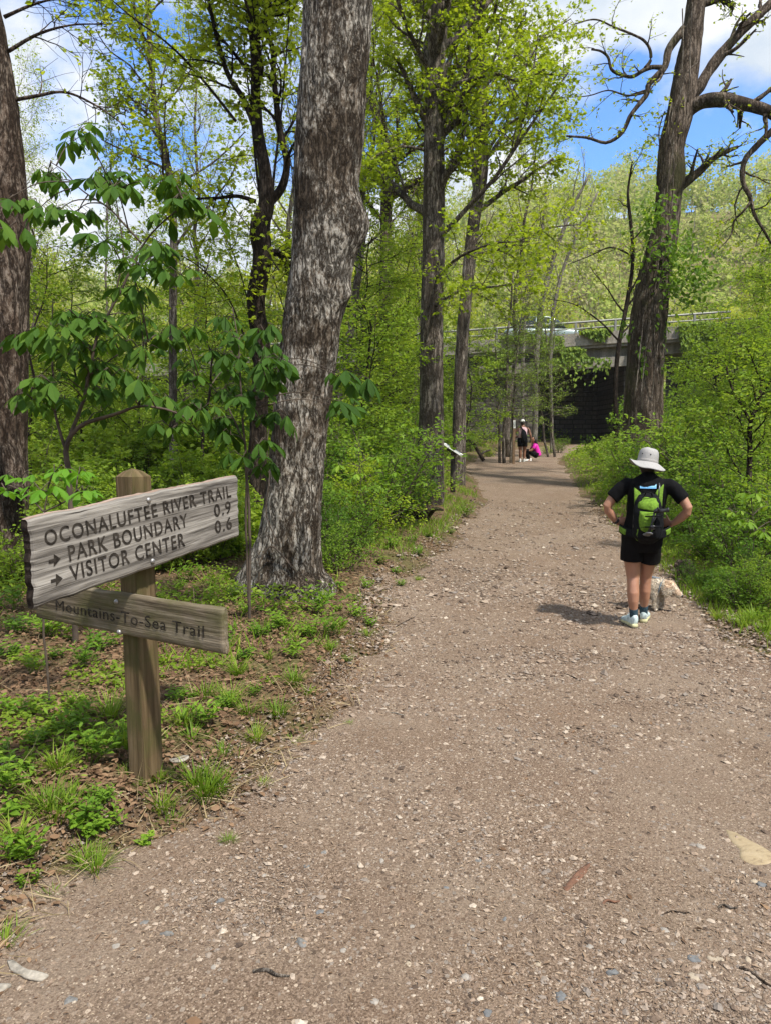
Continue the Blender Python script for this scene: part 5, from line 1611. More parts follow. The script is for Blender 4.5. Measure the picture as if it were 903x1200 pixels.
def dog():
    x, Y = at(768, 705, 7.0)[0], 7.0
    gz = float(pathz(x, Y)); A = np.array
    root = thing('dog', 'small curly cream dog in a grey harness sniffing the grass beyond the hiker', 'dog', (x, Y, gz), -.5, None, 1.05)
    mb = MB()
    mb.loft([(-.36, .02, .215), (-.34, .02, .22), (-.27, .015, .225), (-.18, .01, .21), (-.08, 0, .20), (-.02, 0, .205), (.02, 0, .215), (.045, 0, .22)], [.03, .07, .082, .08, .088, .085, .07, .05], [.03, .065, .075, .072, .08, .078, .065, .045], ax=(0, 0, 1), sides=24)
    mb.loft([(.0, 0, .225), (.05, -.005, .228), (.095, -.01, .222), (.12, -.012, .215)], [.075, .065, .055, .05], [.06, .052, .05, .045], ax=(0, 0, 1), sides=18)
    # skull and muzzle, lowered to the grass
    mb.loft([(.085, -.012, .228), (.115, -.014, .228), (.15, -.016, .215), (.175, -.017, .193), (.205, -.018, .172), (.228, -.018, .158), (.236, -.018, .153)], [.035, .058, .054, .038, .03, .027, .014], [.035, .054, .052, .036, .029, .026, .014], ax=(.55, 0, .8), sides=20)
    legs = (((-.01, -.045, .18), (-.005, -.05, .12), (.0, -.052, .06), (.005, -.052, .025), (.02, -.052, .012)), ((.01, .045, .18), (.03, .05, .12), (.035, .052, .06), (.04, .052, .025), (.055, .052, .012)))
    for l in legs: mb.loft(*[l], [.042, .032, .025, .024, .018], [.04, .032, .025, .026, .03], ax=(1, 0, 0), sides=14)
    for sg, dx in ((-1, .02), (1, -.03)):
        yq = .05 * sg + .015
        mb.loft([(-.30 + dx, yq, .21), (-.285 + dx, yq, .155), (-.275 + dx, yq, .125), (-.31 + dx, yq, .085), (-.318 + dx, yq, .05), (-.31 + dx, yq, .022), (-.295 + dx, yq, .012)], [.065, .055, .042, .028, .023, .024, .018], [.04, .04, .034, .025, .022, .024, .028], ax=(1, 0, 0), sides=14)
    mb.loft([(-.35, .02, .25), (-.385, .02, .30), (-.37, .02, .35), (-.33, .02, .37)], [.022, .024, .024, .012], [.022, .024, .024, .012], ax=(0, 1, 0), sides=12)
    for sg in (-1, 1): mb.loft([(.10, .05 * sg - .014, .255), (.098, .066 * sg - .014, .22), (.105, .066 * sg - .014, .18), (.115, .06 * sg - .014, .16)], [.014, .012, .012, .008], [.02, .034, .032, .015], ax=(0, 1, 0), sides=12)
    def dogmat():
        m, n, b, o = newmat('dog_coat')
        g = n.nodes.new('ShaderNodeTexCoord'); sx = n.nodes.new('ShaderNodeSeparateXYZ'); n.links.new(g.outputs['Object'], sx.inputs[0])
        f = noise(n, coords(n), 26, 5, .6)
        c = ramp(n, f, [(.34, (.40, .31, .23)), (.44, (.62, .53, .42)), (.62, (.74, .66, .54))])
        t = noise(n, coords(n), 9, 3)
        hm = math_(n, 'MULTIPLY', math_(n, 'GREATER_THAN', sx.outputs[0], .075), ramp(n, t, [(.42, (0, 0, 0)), (.55, (1, 1, 1))]))
        c = mix(n, math_(n, 'MULTIPLY', hm, .5), c, (.58, .36, .21))
        n.links.new(c, b.inputs['Base Color']); b.inputs['Roughness'].default_value = .9; b.inputs['Specular IOR Level'].default_value = .1
        bump(n, b, f, .6, .02)
        return m
    dm = dogmat()
    body = fuse(mb, 'body', dm, root, .0055, 5, post=lambda V: (V + .007 * fbm(V * 45, 2, 4)[:, None] * unit(V - A([-.1, 0, .19]))) * np.where(V[:, :1] < 0, A([.6, 1, 1]), A([.92, 1, 1])))
    # curls: short locks standing off the coat
    r = np.random.default_rng(2)
    V = np.zeros(len(body.data.vertices) * 3, np.float32); body.data.vertices.foreach_get('co', V); V = V.reshape(-1, 3).astype(float)
    Nn = np.zeros(len(V) * 3, np.float32); body.data.vertices.foreach_get('normal', Nn); Nn = Nn.reshape(-1, 3).astype(float)
    j = r.choice(len(V), 9000); P = V[j]; Nv = Nn[j]
    k = P[:, 2] > .035; P, Nv = P[k], Nv[k]
    D = unit(Nv * .6 + r.normal(size=P.shape) * .5 + [-.25, 0, -.5])
    m = MB(); ln = np.where(P[:, 0] > .14, .008, r.uniform(.012, .026, len(P)))
    p1 = P + D * ln[:, None] * .5 + Nv * .003; p2 = P + D * ln[:, None]
    m.tubes(np.stack([P, p1, p2], 1), np.tile([[.0022, .002, .0006]], (len(P), 1)), 3)
    m.build('curls', dm, root)
    m = MB(); m.ball((.220, -.018, .157), (.012, .014, .011)); m.build('nose', M['plastic'], root)
    for sg in (-1, 1):
        m = MB(); m.ball((.150, .034 * sg - .016, .222), .008, n=8); m.build('eye', M['eye'], root)
    hmat = cloth('grey_harness', (.16, .19, .22))
    th = np.linspace(0, 2 * np.pi, 41)
    m = MB()
    for xx, rz_, ry_, tl in ((-.062, .104, .096, 0), (.032, .082, .072, .02)):
        m.tube(np.stack([xx + tl * np.cos(th), ry_ * np.sin(th), .205 + rz_ * np.cos(th)], -1), .007, 6, cap=False)
    for yy in (-.0,): m.tube([(-.075, yy, .308), (-.02, yy, .3), (.037, yy, .293)], .012, 8)
    m.build('harness', hmat, root)


dog()


def simple_person(label, base, parts):
    root = thing('person', label, 'person', tuple(base))
    return root


def far_walker():
    Y = 28.0; A = np.array
    bx = at(611, 543, Y)[0]; base = A([bx, Y, float(pathz(bx, Y))])
    root = thing('person', 'distant walker in a white cap and pale vest leaning over with a dark bag', 'person', tuple(base), -.18)
    mb = MB()
    for sx_, yo in ((-.08, 0), (.085, .1)):
        mb.loft([(sx_, yo * .3, .84), (sx_, yo * .6, .62), (sx_ * .95, yo, .45), (sx_ * .9, yo, .3), (sx_ * .9, yo, .08), (sx_ * .9, yo + .02, .03)], [.10, .085, .06, .06, .036, .04], [.11, .09, .065, .065, .04, .06], sides=16)
    mb.loft([(0, 0, .74), (0, 0, .82), (0, .0, .95), (.01, .02, 1.1), (.02, .04, 1.23), (.02, .05, 1.3), (.02, .06, 1.35)], [.15, .18, .155, .15, .165, .14, .06], [.1, .12, .105, .105, .11, .09, .05], sides=22)
    mb.loft([(.02, .06, 1.32), (.01, .075, 1.4), (.0, .085, 1.45)], [.06, .05, .055], [.055, .05, .06], sides=14)
    HC = A([-.005, .1, 1.49]); fw = A([-.35, 1, 0]); head(mb, HC, fw)
    mb.loft([(-.13, .04, 1.27), (-.22, .03, 1.2), (-.33, .0, 1.1), (-.37, .0, 1.06), (-.30, .06, .99), (-.2, .1, .95)], [.055, .052, .044, .042, .036, .026], [.055, .052, .044, .042, .036, .026], ax=(0, 1, 0), sides=14)
    mb.loft([(.17, .04, 1.27), (.24, .03, 1.18), (.29, .02, 1.02), (.3, .03, .98), (.32, .07, .86), (.33, .1, .75)], [.055, .052, .044, .042, .036, .026], [.055, .052, .044, .042, .036, .026], ax=(0, 1, 0), sides=14)
    hand(mb, (-.2, .1, .95), (.9, .3, 0), (0, -1, 0), (0, 0, 1)); hand(mb, (.33, .1, .75), (.05, .2, -1), (-1, 0, 0), (0, 1, 0))
    fuse(mb, 'body', M['skin_dark'], root, .007, 4); face(root, HC, fw, M['lip'])
    pink = cloth('pale_pink_cotton', (.62, .42, .45)); dark = M['shorts']
    mb = MB(); mb.loft([(0, 0, .86), (0, .0, .95), (.01, .02, 1.1), (.02, .04, 1.23), (.02, .05, 1.29), (.02, .055, 1.325)], [.185, .165, .162, .172, .13, .10], [.128, .115, .116, .122, .10, .07], sides=24); mb.build('vest', pink, root)
    mb = MB(); mb.loft([(0, 0, .70), (0, 0, .8), (0, 0, .92)], [.17, .195, .178], [.12, .135, .125], sides=24)
    for sx_, yo in ((-.08, .0), (.085, .03)): mb.loft([(sx_, yo, .8), (sx_, yo, .7), (sx_, yo, .58)], [.11, .108, .106], [.125, .12, .115], sides=18)
    fuse(mb, 'shorts', dark, root, .01, 4)
    m = MB(); m.ball(HC + A([0, -.01, .045]), (.088, .104, .08)); hat = m.build('cap', M['white'], root)
    f2 = unit(fw); sx2 = A([f2[1], -f2[0], 0]); m = MB(); m.loft([HC + f2 * .07 + A([0, 0, .035]), HC + f2 * .13 + A([0, 0, .03]), HC + f2 * .165 + A([0, 0, .022])], [.07, .06, .02], [.006, .005, .003], ax=sx2, sides=14); m.build('cap_peak', M['white'], hat)
    m = MB(); m.loft([HC + A([0, -.05, .02]), HC + A([0, -.06, -.05]), HC + A([0, -.05, -.11])], [.08, .072, .03], [.06, .05, .02], sides=16); m.build('hair', M['hair_dark'], root)
    for sx_, yo in ((-.072, 0), (.077, .1)): shoe(root, (sx_, yo - .03, 0), .1, 1.0, (M['white'], M['white']))
    bag = thing('shoulder_bag', 'dark bag slung across the back of the distant walker in the white cap', 'bag', tuple(base + A([.03, -.14, .93])))
    m = MB(); m.loft([(.02, .0, -.2), (.02, -.02, -.1), (0, -.03, .05), (-.02, -.01, .2), (-.03, .02, .28)], [.07, .11, .11, .085, .04], [.04, .06, .07, .06, .03], sides=20, pw=2.6); m.build('bag', M['packblack'], bag)
    m = MB(); m.tube(*resample([(-.04, .02, .27), (-.10, .12, .39), (-.11, .22, .37), (-.05, .30, .25)], [.022] * 4, 18), 8); m.build('strap', M['packblack'], bag)


def crouching():
    Y = 28.4; A = np.array
    bx = at(625, 538, Y)[0]; base = A([bx, Y, float(pathz(bx, Y))])
    root = thing('person', 'distant person crouching in a magenta top with long dark hair', 'person', tuple(base))
    mb = MB()
    # squat facing left: thighs forward, shins back under
    for yy in (-.1, .1):
        mb.loft([(.08, yy, .24), (-.08, yy, .32), (-.27, yy, .40), (-.30, yy, .385), (-.25, yy, .24), (-.19, yy, .08), (-.19, yy, .04)], [.10, .085, .068, .06, .055, .04, .04], [.10, .085, .068, .06, .055, .04, .04], ax=(0, 1, 0), sides=14)
        mb.loft([(-.16, yy, .035), (-.24, yy, .035), (-.36, yy, .025)], [.035, .045, .03], [.035, .03, .018], ax=(0, 1, 0), sides=12)
        mb.loft([(.03, yy * 1.6, .62), (-.05, yy * 1.9, .52), (-.14, yy * 1.8, .42), (-.28, yy * 1.2, .40), (-.36, yy * .8, .41)], [.05, .046, .04, .034, .026], [.05, .046, .04, .034, .026], ax=(0, 1, 0), sides=14)
        hand(mb, (-.36, yy * .8, .41), (-1, -yy, .05), (0, 0, -1), (0, -yy, .2))
    mb.loft([(.12, 0, .17), (.12, 0, .24), (.10, 0, .36), (.06, 0, .5), (.03, 0, .62), (.02, 0, .68)], [.12, .17, .15, .155, .15, .06], [.1, .13, .115, .11, .1, .05], ax=(0, 1, 0), sides=20)
    mb.loft([(.02, 0, .66), (.0, 0, .74)], [.05, .05], [.05, .05], sides=12)
    HC = A([-.02, 0, .81]); fw = A([-1, 0, 0]); head(mb, HC, fw)
    fuse(mb, 'body', M['skin'], root, .008, 4); face(root, HC, fw, M['lip'])
    mag = cloth('magenta_cotton', (.62, .03, .36)); 
    mb = MB(); mb.loft([(.13, 0, .22), (.125, 0, .28), (.10, 0, .38), (.06, 0, .5), (.03, 0, .61), (.02, 0, .68)], [.18, .178, .166, .168, .16, .08], [.145, .138, .127, .12, .11, .07], ax=(0, 1, 0), sides=22)
    for yy in (-1, 1): mb.loft([(.03, yy * .13, .62), (-.02, yy * .18, .55), (-.07, yy * .185, .49)], [.068, .064, .06], [.066, .064, .06], ax=(0, 1, 0), sides=14)
    fuse(mb, 'top', mag, root, .009, 4)
    mb = MB()
    for yy in (-.1, .1): mb.loft([(.12, yy, .22), (-.08, yy, .32), (-.28, yy, .405), (-.315, yy, .385), (-.26, yy, .24), (-.20, yy, .1)], [.13, .098, .08, .07, .066, .052], [.12, .098, .08, .07, .066, .052], ax=(0, 1, 0), sides=14)
    fuse(mb, 'trousers', M['shorts'], root, .009, 4)
    m = MB(); m.loft([HC + A([.01, 0, .12]), HC + A([.03, 0, .07]), HC + A([.05, 0, -.02]), HC + A([.09, 0, -.14]), HC + A([.15, 0, -.28]), HC + A([.19, 0, -.36])], [.03, .088, .09, .085, .07, .02], [.04, .09, .075, .06, .045, .015], ax=(0, 1, 0), sides=18); m.build('hair', M['hair_dark'], root)
    for yy in (-.1, .1): shoe(root, (-.15, yy, 0), math.pi / 2, .95, (M['white'], M['white']))


far_walker()
crouching()
# ------------------------------------------------------------------ buckeye saplings with big drooping palmate leaves
def palmate(mb, c, heading, r, size, droop=.55, n=5):
    """one compound leaf: leaflets fanned from the end of the leaf stalk"""
    h = unit(np.array([heading[0], heading[1], 0]) + 1e-6); s = np.array([-h[1], h[0], 0])
    tiltd = droop * r.uniform(.6, 1.3)
    a = np.radians(np.array([-112, -60, 0, 60, 112])[:n] + r.normal(size=n) * 7)
    k = np.array([.68, .9, 1.0, .9, .68])[:n] * size * r.uniform(.9, 1.1, n)
    D = h[None] * np.cos(a)[:, None] + s[None] * np.sin(a)[:, None] + np.array([0, 0, -1]) * (tiltd + .45 * (r.random(n) - .3))[:, None]
    N = np.array([0, 0, 1.])[None] + .35 * (h[None] * np.cos(a)[:, None] + s[None] * np.sin(a)[:, None]) + r.normal(size=(n, 3)) * .28
    mb.leaves(np.repeat(np.asarray(c)[None], n, 0), unit(D), N, k, LEAFLET)


def buckeye(label, Y, base_px, stems, leaves, seed, size=.17, leafm='buck', droop=.75, group=None, name='buckeye_sapling', stalk=True):
    r = np.random.default_rng(seed)
    b = at(base_px[0], base_px[1], Y); base = np.array([b[0], Y, float(terrain(b[0], Y))])
    wood, crown = MB(), MB()
    allp = []
    for st, r0, r1 in stems:
        pts = pix(st, Y)
        if st[0] == base_px: pts = np.vstack([base - [0, 0, .08], pts])
        rad = np.linspace(r0, r1, len(pts))
        q, qr = resample(pts, rad, 40)
        q = q + .02 * fbm(q * 5, 2, seed)[:, None] * np.array([1, 1, .3])
        wood.tube(q, qr, 8); allp.append(q)
    allp = np.concatenate(allp)
    if len(leaves) > 15: leaves = leaves + [(q[0] + r.normal() * 26, q[1] + r.normal() * 22) for q in leaves]
    for px, py, *o in leaves:
        c = at(px, py, Y + (o[0] if o else r.uniform(-.55, .45)))
        d = np.linalg.norm((allp - c) * [1, .6, 1] - [0, 0, -.06], axis=1); j = d.argmin(); st = allp[j]
        mid = (st + c) / 2 + [0, 0, .10 * np.linalg.norm(c - st)]
        L_ = np.linalg.norm(c - st)
        q, qr = resample([st, mid, c], [.0055, .004, .0022], 9); wood.tube(q, qr, 5)
        hd = (c - st)[:2] + r.normal(size=2) * .15
        # a whorl: two or three compound leaves share a twig end
        palmate(crown, c, hd, r, size * r.uniform(.6, 1.15), droop * r.uniform(.4, 1.25))
        for k in range(r.integers(2, 4)):
            a_ = r.uniform(0, 6.28); v = np.array([math.cos(a_), math.sin(a_), .25]) * size * .55
            q = [c - [0, 0, .005], c + v * .6 + [0, 0, .03], c + v]
            wood.tube(q, [.003, .0024, .002], 4); palmate(crown, c + v, v, r, size * r.uniform(.45, 1.0), droop * r.uniform(.3, 1.3))
    return finish_tree(name, label, 'sapling', group, base, wood, crown, M['twig'], M[leafm])


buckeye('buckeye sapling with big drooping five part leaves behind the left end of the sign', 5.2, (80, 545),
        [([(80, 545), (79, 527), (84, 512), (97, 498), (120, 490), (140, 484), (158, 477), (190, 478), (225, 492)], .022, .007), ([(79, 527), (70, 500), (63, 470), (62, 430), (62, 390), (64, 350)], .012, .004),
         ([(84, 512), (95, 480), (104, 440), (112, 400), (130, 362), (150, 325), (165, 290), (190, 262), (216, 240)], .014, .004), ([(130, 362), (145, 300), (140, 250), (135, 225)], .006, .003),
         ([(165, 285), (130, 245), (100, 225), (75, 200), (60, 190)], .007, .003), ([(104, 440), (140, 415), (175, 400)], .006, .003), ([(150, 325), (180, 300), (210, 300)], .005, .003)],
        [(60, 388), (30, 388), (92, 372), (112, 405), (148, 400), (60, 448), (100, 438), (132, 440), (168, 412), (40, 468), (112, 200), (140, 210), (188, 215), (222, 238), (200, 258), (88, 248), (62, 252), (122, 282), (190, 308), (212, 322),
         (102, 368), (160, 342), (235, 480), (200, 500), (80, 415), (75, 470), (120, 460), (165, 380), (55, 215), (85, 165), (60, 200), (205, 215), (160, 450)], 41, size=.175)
buckeye('tall buckeye sapling with dark upright stems between the sign and the leaning foreground tree', 5.9, (290, 560),
        [([(290, 560), (287, 520), (283, 470), (281, 430), (279, 400), (272, 360)], .012, .004), ([(290, 560), (296, 510), (298, 460), (305, 420)], .010, .004), ([(287, 520), (262, 470), (235, 445), (205, 458)], .007, .003)],
        [(280, 420), (305, 425), (262, 415), (290, 470), (310, 405), (248, 492), (303, 520), (318, 440), (262, 455), (285, 535), (232, 440), (305, 490), (270, 500), (402, 440), (398, 470), (215, 470), (275, 395)], 42, size=.19)
buckeye('buckeye branch with large leaves reaching in at the left edge of the photo', 3.3, (-120, 560),
        [([(-120, 560), (-110, 450), (-80, 350), (-40, 290), (-8, 270)], .014, .004)], [(6, 268, 0), (-30, 280, .2), (-60, 330, .1), (-90, 300, -.2)], 43, size=.15, droop=.9)
buckeye('low buckeye seedling with bright green leaves behind the left end of the sign', 4.0, (50, 640),
        [([(50, 640), (52, 600), (56, 570)], .007, .003), ([(52, 600), (30, 580), (12, 570)], .005, .003), ([(52, 600), (80, 585), (95, 570)], .005, .003)],
        [(64, 553, 0), (24, 560, -.1), (48, 574, -.2), (92, 556, .1), (95, 578, -.1), (8, 575, .1)], 44, size=.13, leafm='buckbright', droop=.35)
for k, (px, py, Y, lab) in enumerate([(420, 545, 9.5, 'low buckeye seedling among the bushes just right of the leaning foreground tree'), (880, 600, 7.6, 'buckeye seedling with pale spread leaves on the right bank near the photo edge'), (430, 215, 17, None)]):
    if lab is None: continue
    buckeye(lab, Y, (px, py + 60), [([(px, py + 60), (px + 3, py + 20), (px, py - 10)], .007, .003)], [(px - 22, py, 0), (px + 20, py - 8, .1), (px, py - 20, 0), (px + 38, py + 10, .2), (px - 5, py + 12, -.2), (px + 15, py + 25, -.1)], 45 + k, size=.14, leafm='weed', droop=.4)


# ------------------------------------------------------------------ shrubs
def shrub(seed, H, spread, stems, per, lsize, name, label, group, leaf, tm=LEAF, m2=9, m3=5):
    r = np.random.default_rng(seed)
    wood, crown = MB(), MB()
    a = r.uniform(0, 6.28, stems); q = r.uniform(.1, 1, stems)
    D = unit(np.stack([np.cos(a) * q * spread, np.sin(a) * q * spread, np.full(stems, 1.0)], -1))
    P = [np.stack([np.cos(a) * .08, np.sin(a) * .08, np.full(stems, -.05)], -1)]; Ln = H * r.uniform(.65, 1.1, stems)
    for k in range(8):
        P.append(P[-1] + D * (Ln / 8)[:, None]); D = unit(D + r.normal(size=D.shape) * .12)
    P = np.stack(P, 1); R = np.tile(np.linspace(.011, .003, 9) * H, (stems, 1))
    wood.tubes(P, R, 5)
    P2, R2 = spawn(P, R, m2, .15, 1, .85, H * .38, .4, .5, 5, .12, .16, r, minr=.003); wood.tubes(P2, R2, 4)
    P3_, R3 = spawn(P2, R2, m3, .15, 1, .8, H * .16, .3, .5, 3, 0, .2, r, flat=.5, minr=.002); wood.tubes(P3_, R3, 3)
    leaf_on(crown, P3_, per, lsize, r, tm, nj=.45, droop=.15)
    root = thing(name, label, 'shrub', (0, 0, 0), group=group)
    wood.build('stem', M['twig'], root)
    crown.build('foliage', M[leaf], root, smooth=False)
    return root


G1, G2 = 'bushes lining the left of the trail', 'bushes covering the right bank'
left_shrubs = [shrub(500 + k, [1.5, 1.15, 1.8, 1.4][k], .75, 9, [7, 9, 6, 7][k], [.06, .045, .075, .055][k], 'spring_bush', 'bright green leafy bush lining the left of the trail beyond the leaning tree', G1, ['shrub', 'shrub_yellow', 'shrub', 'shrub_dark'][k]) for k in range(4)]
spots = []
for px, Y, s in [(400, 9.2, .8), (425, 10.2, .95), (452, 11.0, 1.0), (462, 11.8, .8), (440, 12.6, 1.1), (455, 13.4, 1.0), (478, 14.5, .6), (395, 11.5, 1.0), (415, 14, 1.2), (478, 16.0, .7), (460, 16, 1.2), (430, 18, 1.3), (390, 16, 1.2),
                 (505, 17.5, .45), (488, 22, 1.0), (536, 30, .6), (552, 32, .6), (572, 31, .45), (520, 27, 1.2), (385, 8.6, .55), (398, 8.0, .45), (640, 33, .4), (655, 34, .45)]:
    p = at(px, 520, Y); spots.append((p[0], Y, s, None))
scatter(left_shrubs, spots)

right_shrubs = [shrub(520 + k, [1.5, 1.2, 1.9, 1.3][k], .85, 9, [7, 8, 6, 7][k], [.062, .05, .085, .06][k], 'bank_bush', 'green bush in the dense growth covering the right bank', G2, ['under', 'shrub_dark', 'shrub', 'shrub_dark'][k]) for k in range(4)]
spots = []
extra = [(4.5, 4.6, .5), (5.2, 3.2, .8), (5.6, 5.4, .8), (4.6, 1.6, .6), (6.2, 1.8, .9), (6.6, 4.2, 1.0), (6.4, 6.4, .9)]
for px, Y, s in [(712, 27, .55), (732, 24, .75), (760, 22, 1.0), (780, 19, 1.1), (805, 17, 1.1), (830, 15, 1.15), (860, 13, 1.0), (890, 12, 1.0), (925, 11, 1.0), (750, 28, 1.0), (790, 25, 1.2), (820, 22, 1.3), (855, 19, 1.3), (895, 17, 1.3), (930, 15, 1.4),
                 (765, 17, .9), (800, 14.5, .75), (822, 12.5, .8), (850, 11, .75), (880, 9.8, .7), (910, 8.8, .7), (950, 9, .9), (735, 19.5, .7), (722, 22, .45), (840, 26, 1.3), (880, 24, 1.4), (925, 21, 1.5), (900, 29, 1.6), (790, 31, 1.1), (905, 7.6, .5), (870, 8.4, .5), (840, 9.2, .5), (812, 10.6, .5), (790, 12, .32), (752, 15.5, .9), (775, 15, .95), (738, 16.5, .65), (720, 17.5, .4), (768, 13, .45), (860, 7.4, .32), (895, 7.0, .34), (825, 7.9, .3), (880, 6.9, .28), (845, 7.2, .25)]:
    p = at(px, 520, Y); spots.append((p[0], Y, s, None))
spots += [(x, y, s, None) for x, y, s in extra]
scatter(right_shrubs, spots)

wood_shrubs = [shrub(540 + k, [1.6, 1.2][k], .9, 8, [6, 7][k], [.085, .11][k], 'woodland_bush', 'light green bush on the floor of the left woods behind the sign', 'bushes in the left woods', 'under') for k in range(2)]
spots = []
for px, Y, s in [(15, 7.4, .5), (55, 8.0, .6), (120, 8.2, .6), (165, 8.0, .55), (205, 8.4, .6), (245, 8.8, .6), (100, 9.2, .7), (285, 9.2, .6), (20, 9.5, .6), (60, 11, .8), (110, 10, .7), (150, 12, .9), (190, 10.5, .7), (230, 12, .9), (265, 10, .65), (290, 13, 1.0), (40, 14, 1.0), (90, 15, 1.1), (130, 16, 1.1), (175, 16, 1.1), (215, 17, 1.2), (255, 17, 1.2), (295, 19, 1.2), (10, 18, 1.2), (70, 20, 1.3), (150, 22, 1.4), (220, 23, 1.4), (280, 25, 1.5), (345, 15, 1.0), (360, 20, 1.3),
                 (30, 26, 1.6), (110, 28, 1.6), (190, 30, 1.6), (340, 30, 1.6), (-30, 12, .9), (-40, 20, 1.3), (240, 36, 1.8), (140, 38, 1.8), (50, 36, 1.8), (310, 38, 1.8), (400, 33, 1.7), (450, 36, 1.8), (500, 38, 1.7)]:
    p = at(px, 520, Y); spots.append((p[0], Y, s, None))
scatter(wood_shrubs, spots)

hero_tree('bank_sapling', 'small sapling with a forked dark stem on the right bank near the photo edge', 9.5,
          [(877, 560), (878, 530), (879, 495), (888, 470), (893, 440)], [8, 6, 5, 4, 3], [([(879, 495), (868, 475), (855, 450), (850, 430)], .02, .008), ([(888, 470), (900, 450), (910, 430)], .014, .006)],
          M['bark_dark'], M['under'], 71, m1=9, t1=(.4, 1), L1=.7, per=6, lsize=.06, m2=6, m3=4, L2=.4, L3=.25, K=30, sides=8, amp=.003, cat='sapling')


# ------------------------------------------------------------------ log, root wads
def dead_lump(name, label, cat, px, py, Y, size, seed, prongs):
    r = np.random.default_rng(seed); A = np.array
    p = at(px, py, Y); gz = float(terrain(p[0], Y))
    root = thing(name, label, cat, (p[0], Y, gz))
    mb = MB(); mb.ball((0, 0, size[2] * .5), size, n=24)
    for k in range(prongs):
        a = r.uniform(0, 6.28); e = r.uniform(.2, 1.2)
        d = A([math.cos(a) * math.cos(e), math.sin(a) * math.cos(e), math.sin(e)]); L_ = r.uniform(.8, 1.5) * size[0]
        q = [d * size * .5 + [0, 0, size[2] * .5], d * size * 1.0 + [0, 0, size[2] * .5] + r.normal(size=3) * .02, d * (size + L_ * .5) + [0, 0, size[2] * .3] + r.normal(size=3) * .05]
        mb.tube(*resample(q, [size[0] * .35, size[0] * .2, size[0] * .05], 10), 8)
    fuse(mb, 'stump', M['deadwood'], root, .014, 1, post=lambda V: V + (.10 * size[0] * 2 * (fbm(V * [16, 16, 9], 4, seed)))[:, None] * unit(V))
    return root


dead_lump('rotten_stump', 'small rotten stump the cream dog is sniffing towards', 'stump', 803, 676, 8.3, np.array([.10, .09, .15]), 3, 11)
dead_lump('root_mass', 'dark upturned root mass half buried in plants at the right edge', 'stump', 878, 655, 7.6, np.array([.18, .15, .12]), 5, 14)


def log():
    A = np.array; r = np.random.default_rng(6)
    a, b_ = at(500, 606, 12.0), at(420, 600, 12.6)
    a[2] = float(terrain(a[0], a[1])) + .12; b_[2] = float(terrain(b_[0], b_[1])) + .13
    root = thing('fallen_log', 'fallen mossy log lying in front of the bushes left of the trail', 'log', (a[0], a[1], a[2] - .12))
    o = A(root.location); mb = MB()
    q, qr = rough_trunk(mb, [a, a * .7 + b_ * .3 + [0, 0, .02], b_], [.15, .16, .13], 60, 40, .02, 9, vs=1)
    mb.f.append((np.arange(40)[None, ::-1], 0)); mb.v[0] = mb.v[0] - o
    mb.build('log', M['deadwood'], root)
    mb = MB(); mb.tube(*resample([a - o + [.02, -.1, .02], a - o + [.12, -.2, .12], a - o + [.25, -.22, .1]], [.05, .035, .015], 10), 8); mb.build('branch_stub', M['deadwood'], root)


log()


def branch_thing(name, label, pts, r0, r1, mat, cat='branch', sides=8, rough=.3, group=None):
    pts = np.asarray(pts, float); o = pts[0].copy()
    q, qr = resample(pts - o, np.linspace(r0, r1, len(pts)), 30)
    q = q + .25 * r0 * fbm((q + o) * 14, 2, 4)[:, None]
    mb = MB(); mb.tube(q, qr * (1 + rough * fbm((q + o) * 30, 2, 8)), sides)
    ob = mb.build(name, mat); ob.location = o
    return tag(ob, label, cat, group)


def gpt(px, py, lift=.0):
    """the spot on the ground the photograph shows at this pixel"""
    lo = 1.2
    while lo < 60:
        p = at(px, py, lo)
        if p[2] <= float(terrain(p[0], p[1])) + .012: break
        lo += .02
    p[2] = float(terrain(p[0], p[1])) + .012 + lift
    return p


branch_thing('bent_branch', 'dark bent dead branch arching beside the wayside panel', [at(x, y, 27) for x, y in ((566, 540), (560, 530), (554, 520), (548, 516), (542, 520))], .07, .04, M['bark_dark'])
branch_thing('dead_branch', 'pale broken stick lying by the dark bent branch', [at(x, y, 27.2) for x, y in ((560, 536), (566, 530), (574, 527))], .05, .03, M['bark_mid'])

# ------------------------------------------------------------------ things lying on the path
def flat_stone():
    P = [gpt(*q) for q in ((848, 974), (858, 976), (875, 984), (893, 996), (906, 1003), (906, 1015), (893, 1018), (884, 1019), (868, 1011), (864, 997), (855, 987))]
    P = np.array(P); c = P.mean(0); q, _ = resample(np.vstack([P, P[:1]]), np.ones(len(P) + 1), 61); q = q[:-1] - c
    lay = []
    for s_, z in ((1.06, -.03), (1.03, -.006), (.97, .004), (.85, .010), (.55, .013), (.2, .013)):
        v = q * [s_, s_, 0]; v[:, 2] = z + .006 * fbm((v + c) * 14, 3, 2); lay.append(v + .006 * fbm((v + c) * 40, 2, 5)[:, None] * [1, 1, 0])
    V = np.array(lay); i = np.arange(360).reshape(6, 60)
    mb = MB().add(V, [np.stack([i[:-1], np.roll(i[:-1], -1, 1), np.roll(i[1:], -1, 1), i[1:]], -1).reshape(-1, 4), i[-1:]])
    m, n, b, o = newmat('ochre_stone')
    f = noise(n, coords(n, (1, 2.2, 1), rot=(0, 0, .6)), 9, 7, .65, 1.0)
    n.links.new(ramp(n, f, [(.3, (.15, .105, .06)), (.45, (.30, .23, .135)), (.7, (.38, .30, .19))]), b.inputs['Base Color']); b.inputs['Roughness'].default_value = .9; bump(n, b, f, .6, .01)
    ob = mb.build('flat_stone', m); ob.location = c
    tag(ob, 'large pale ochre flat stone set in the path at the right edge', 'stone')


flat_stone()


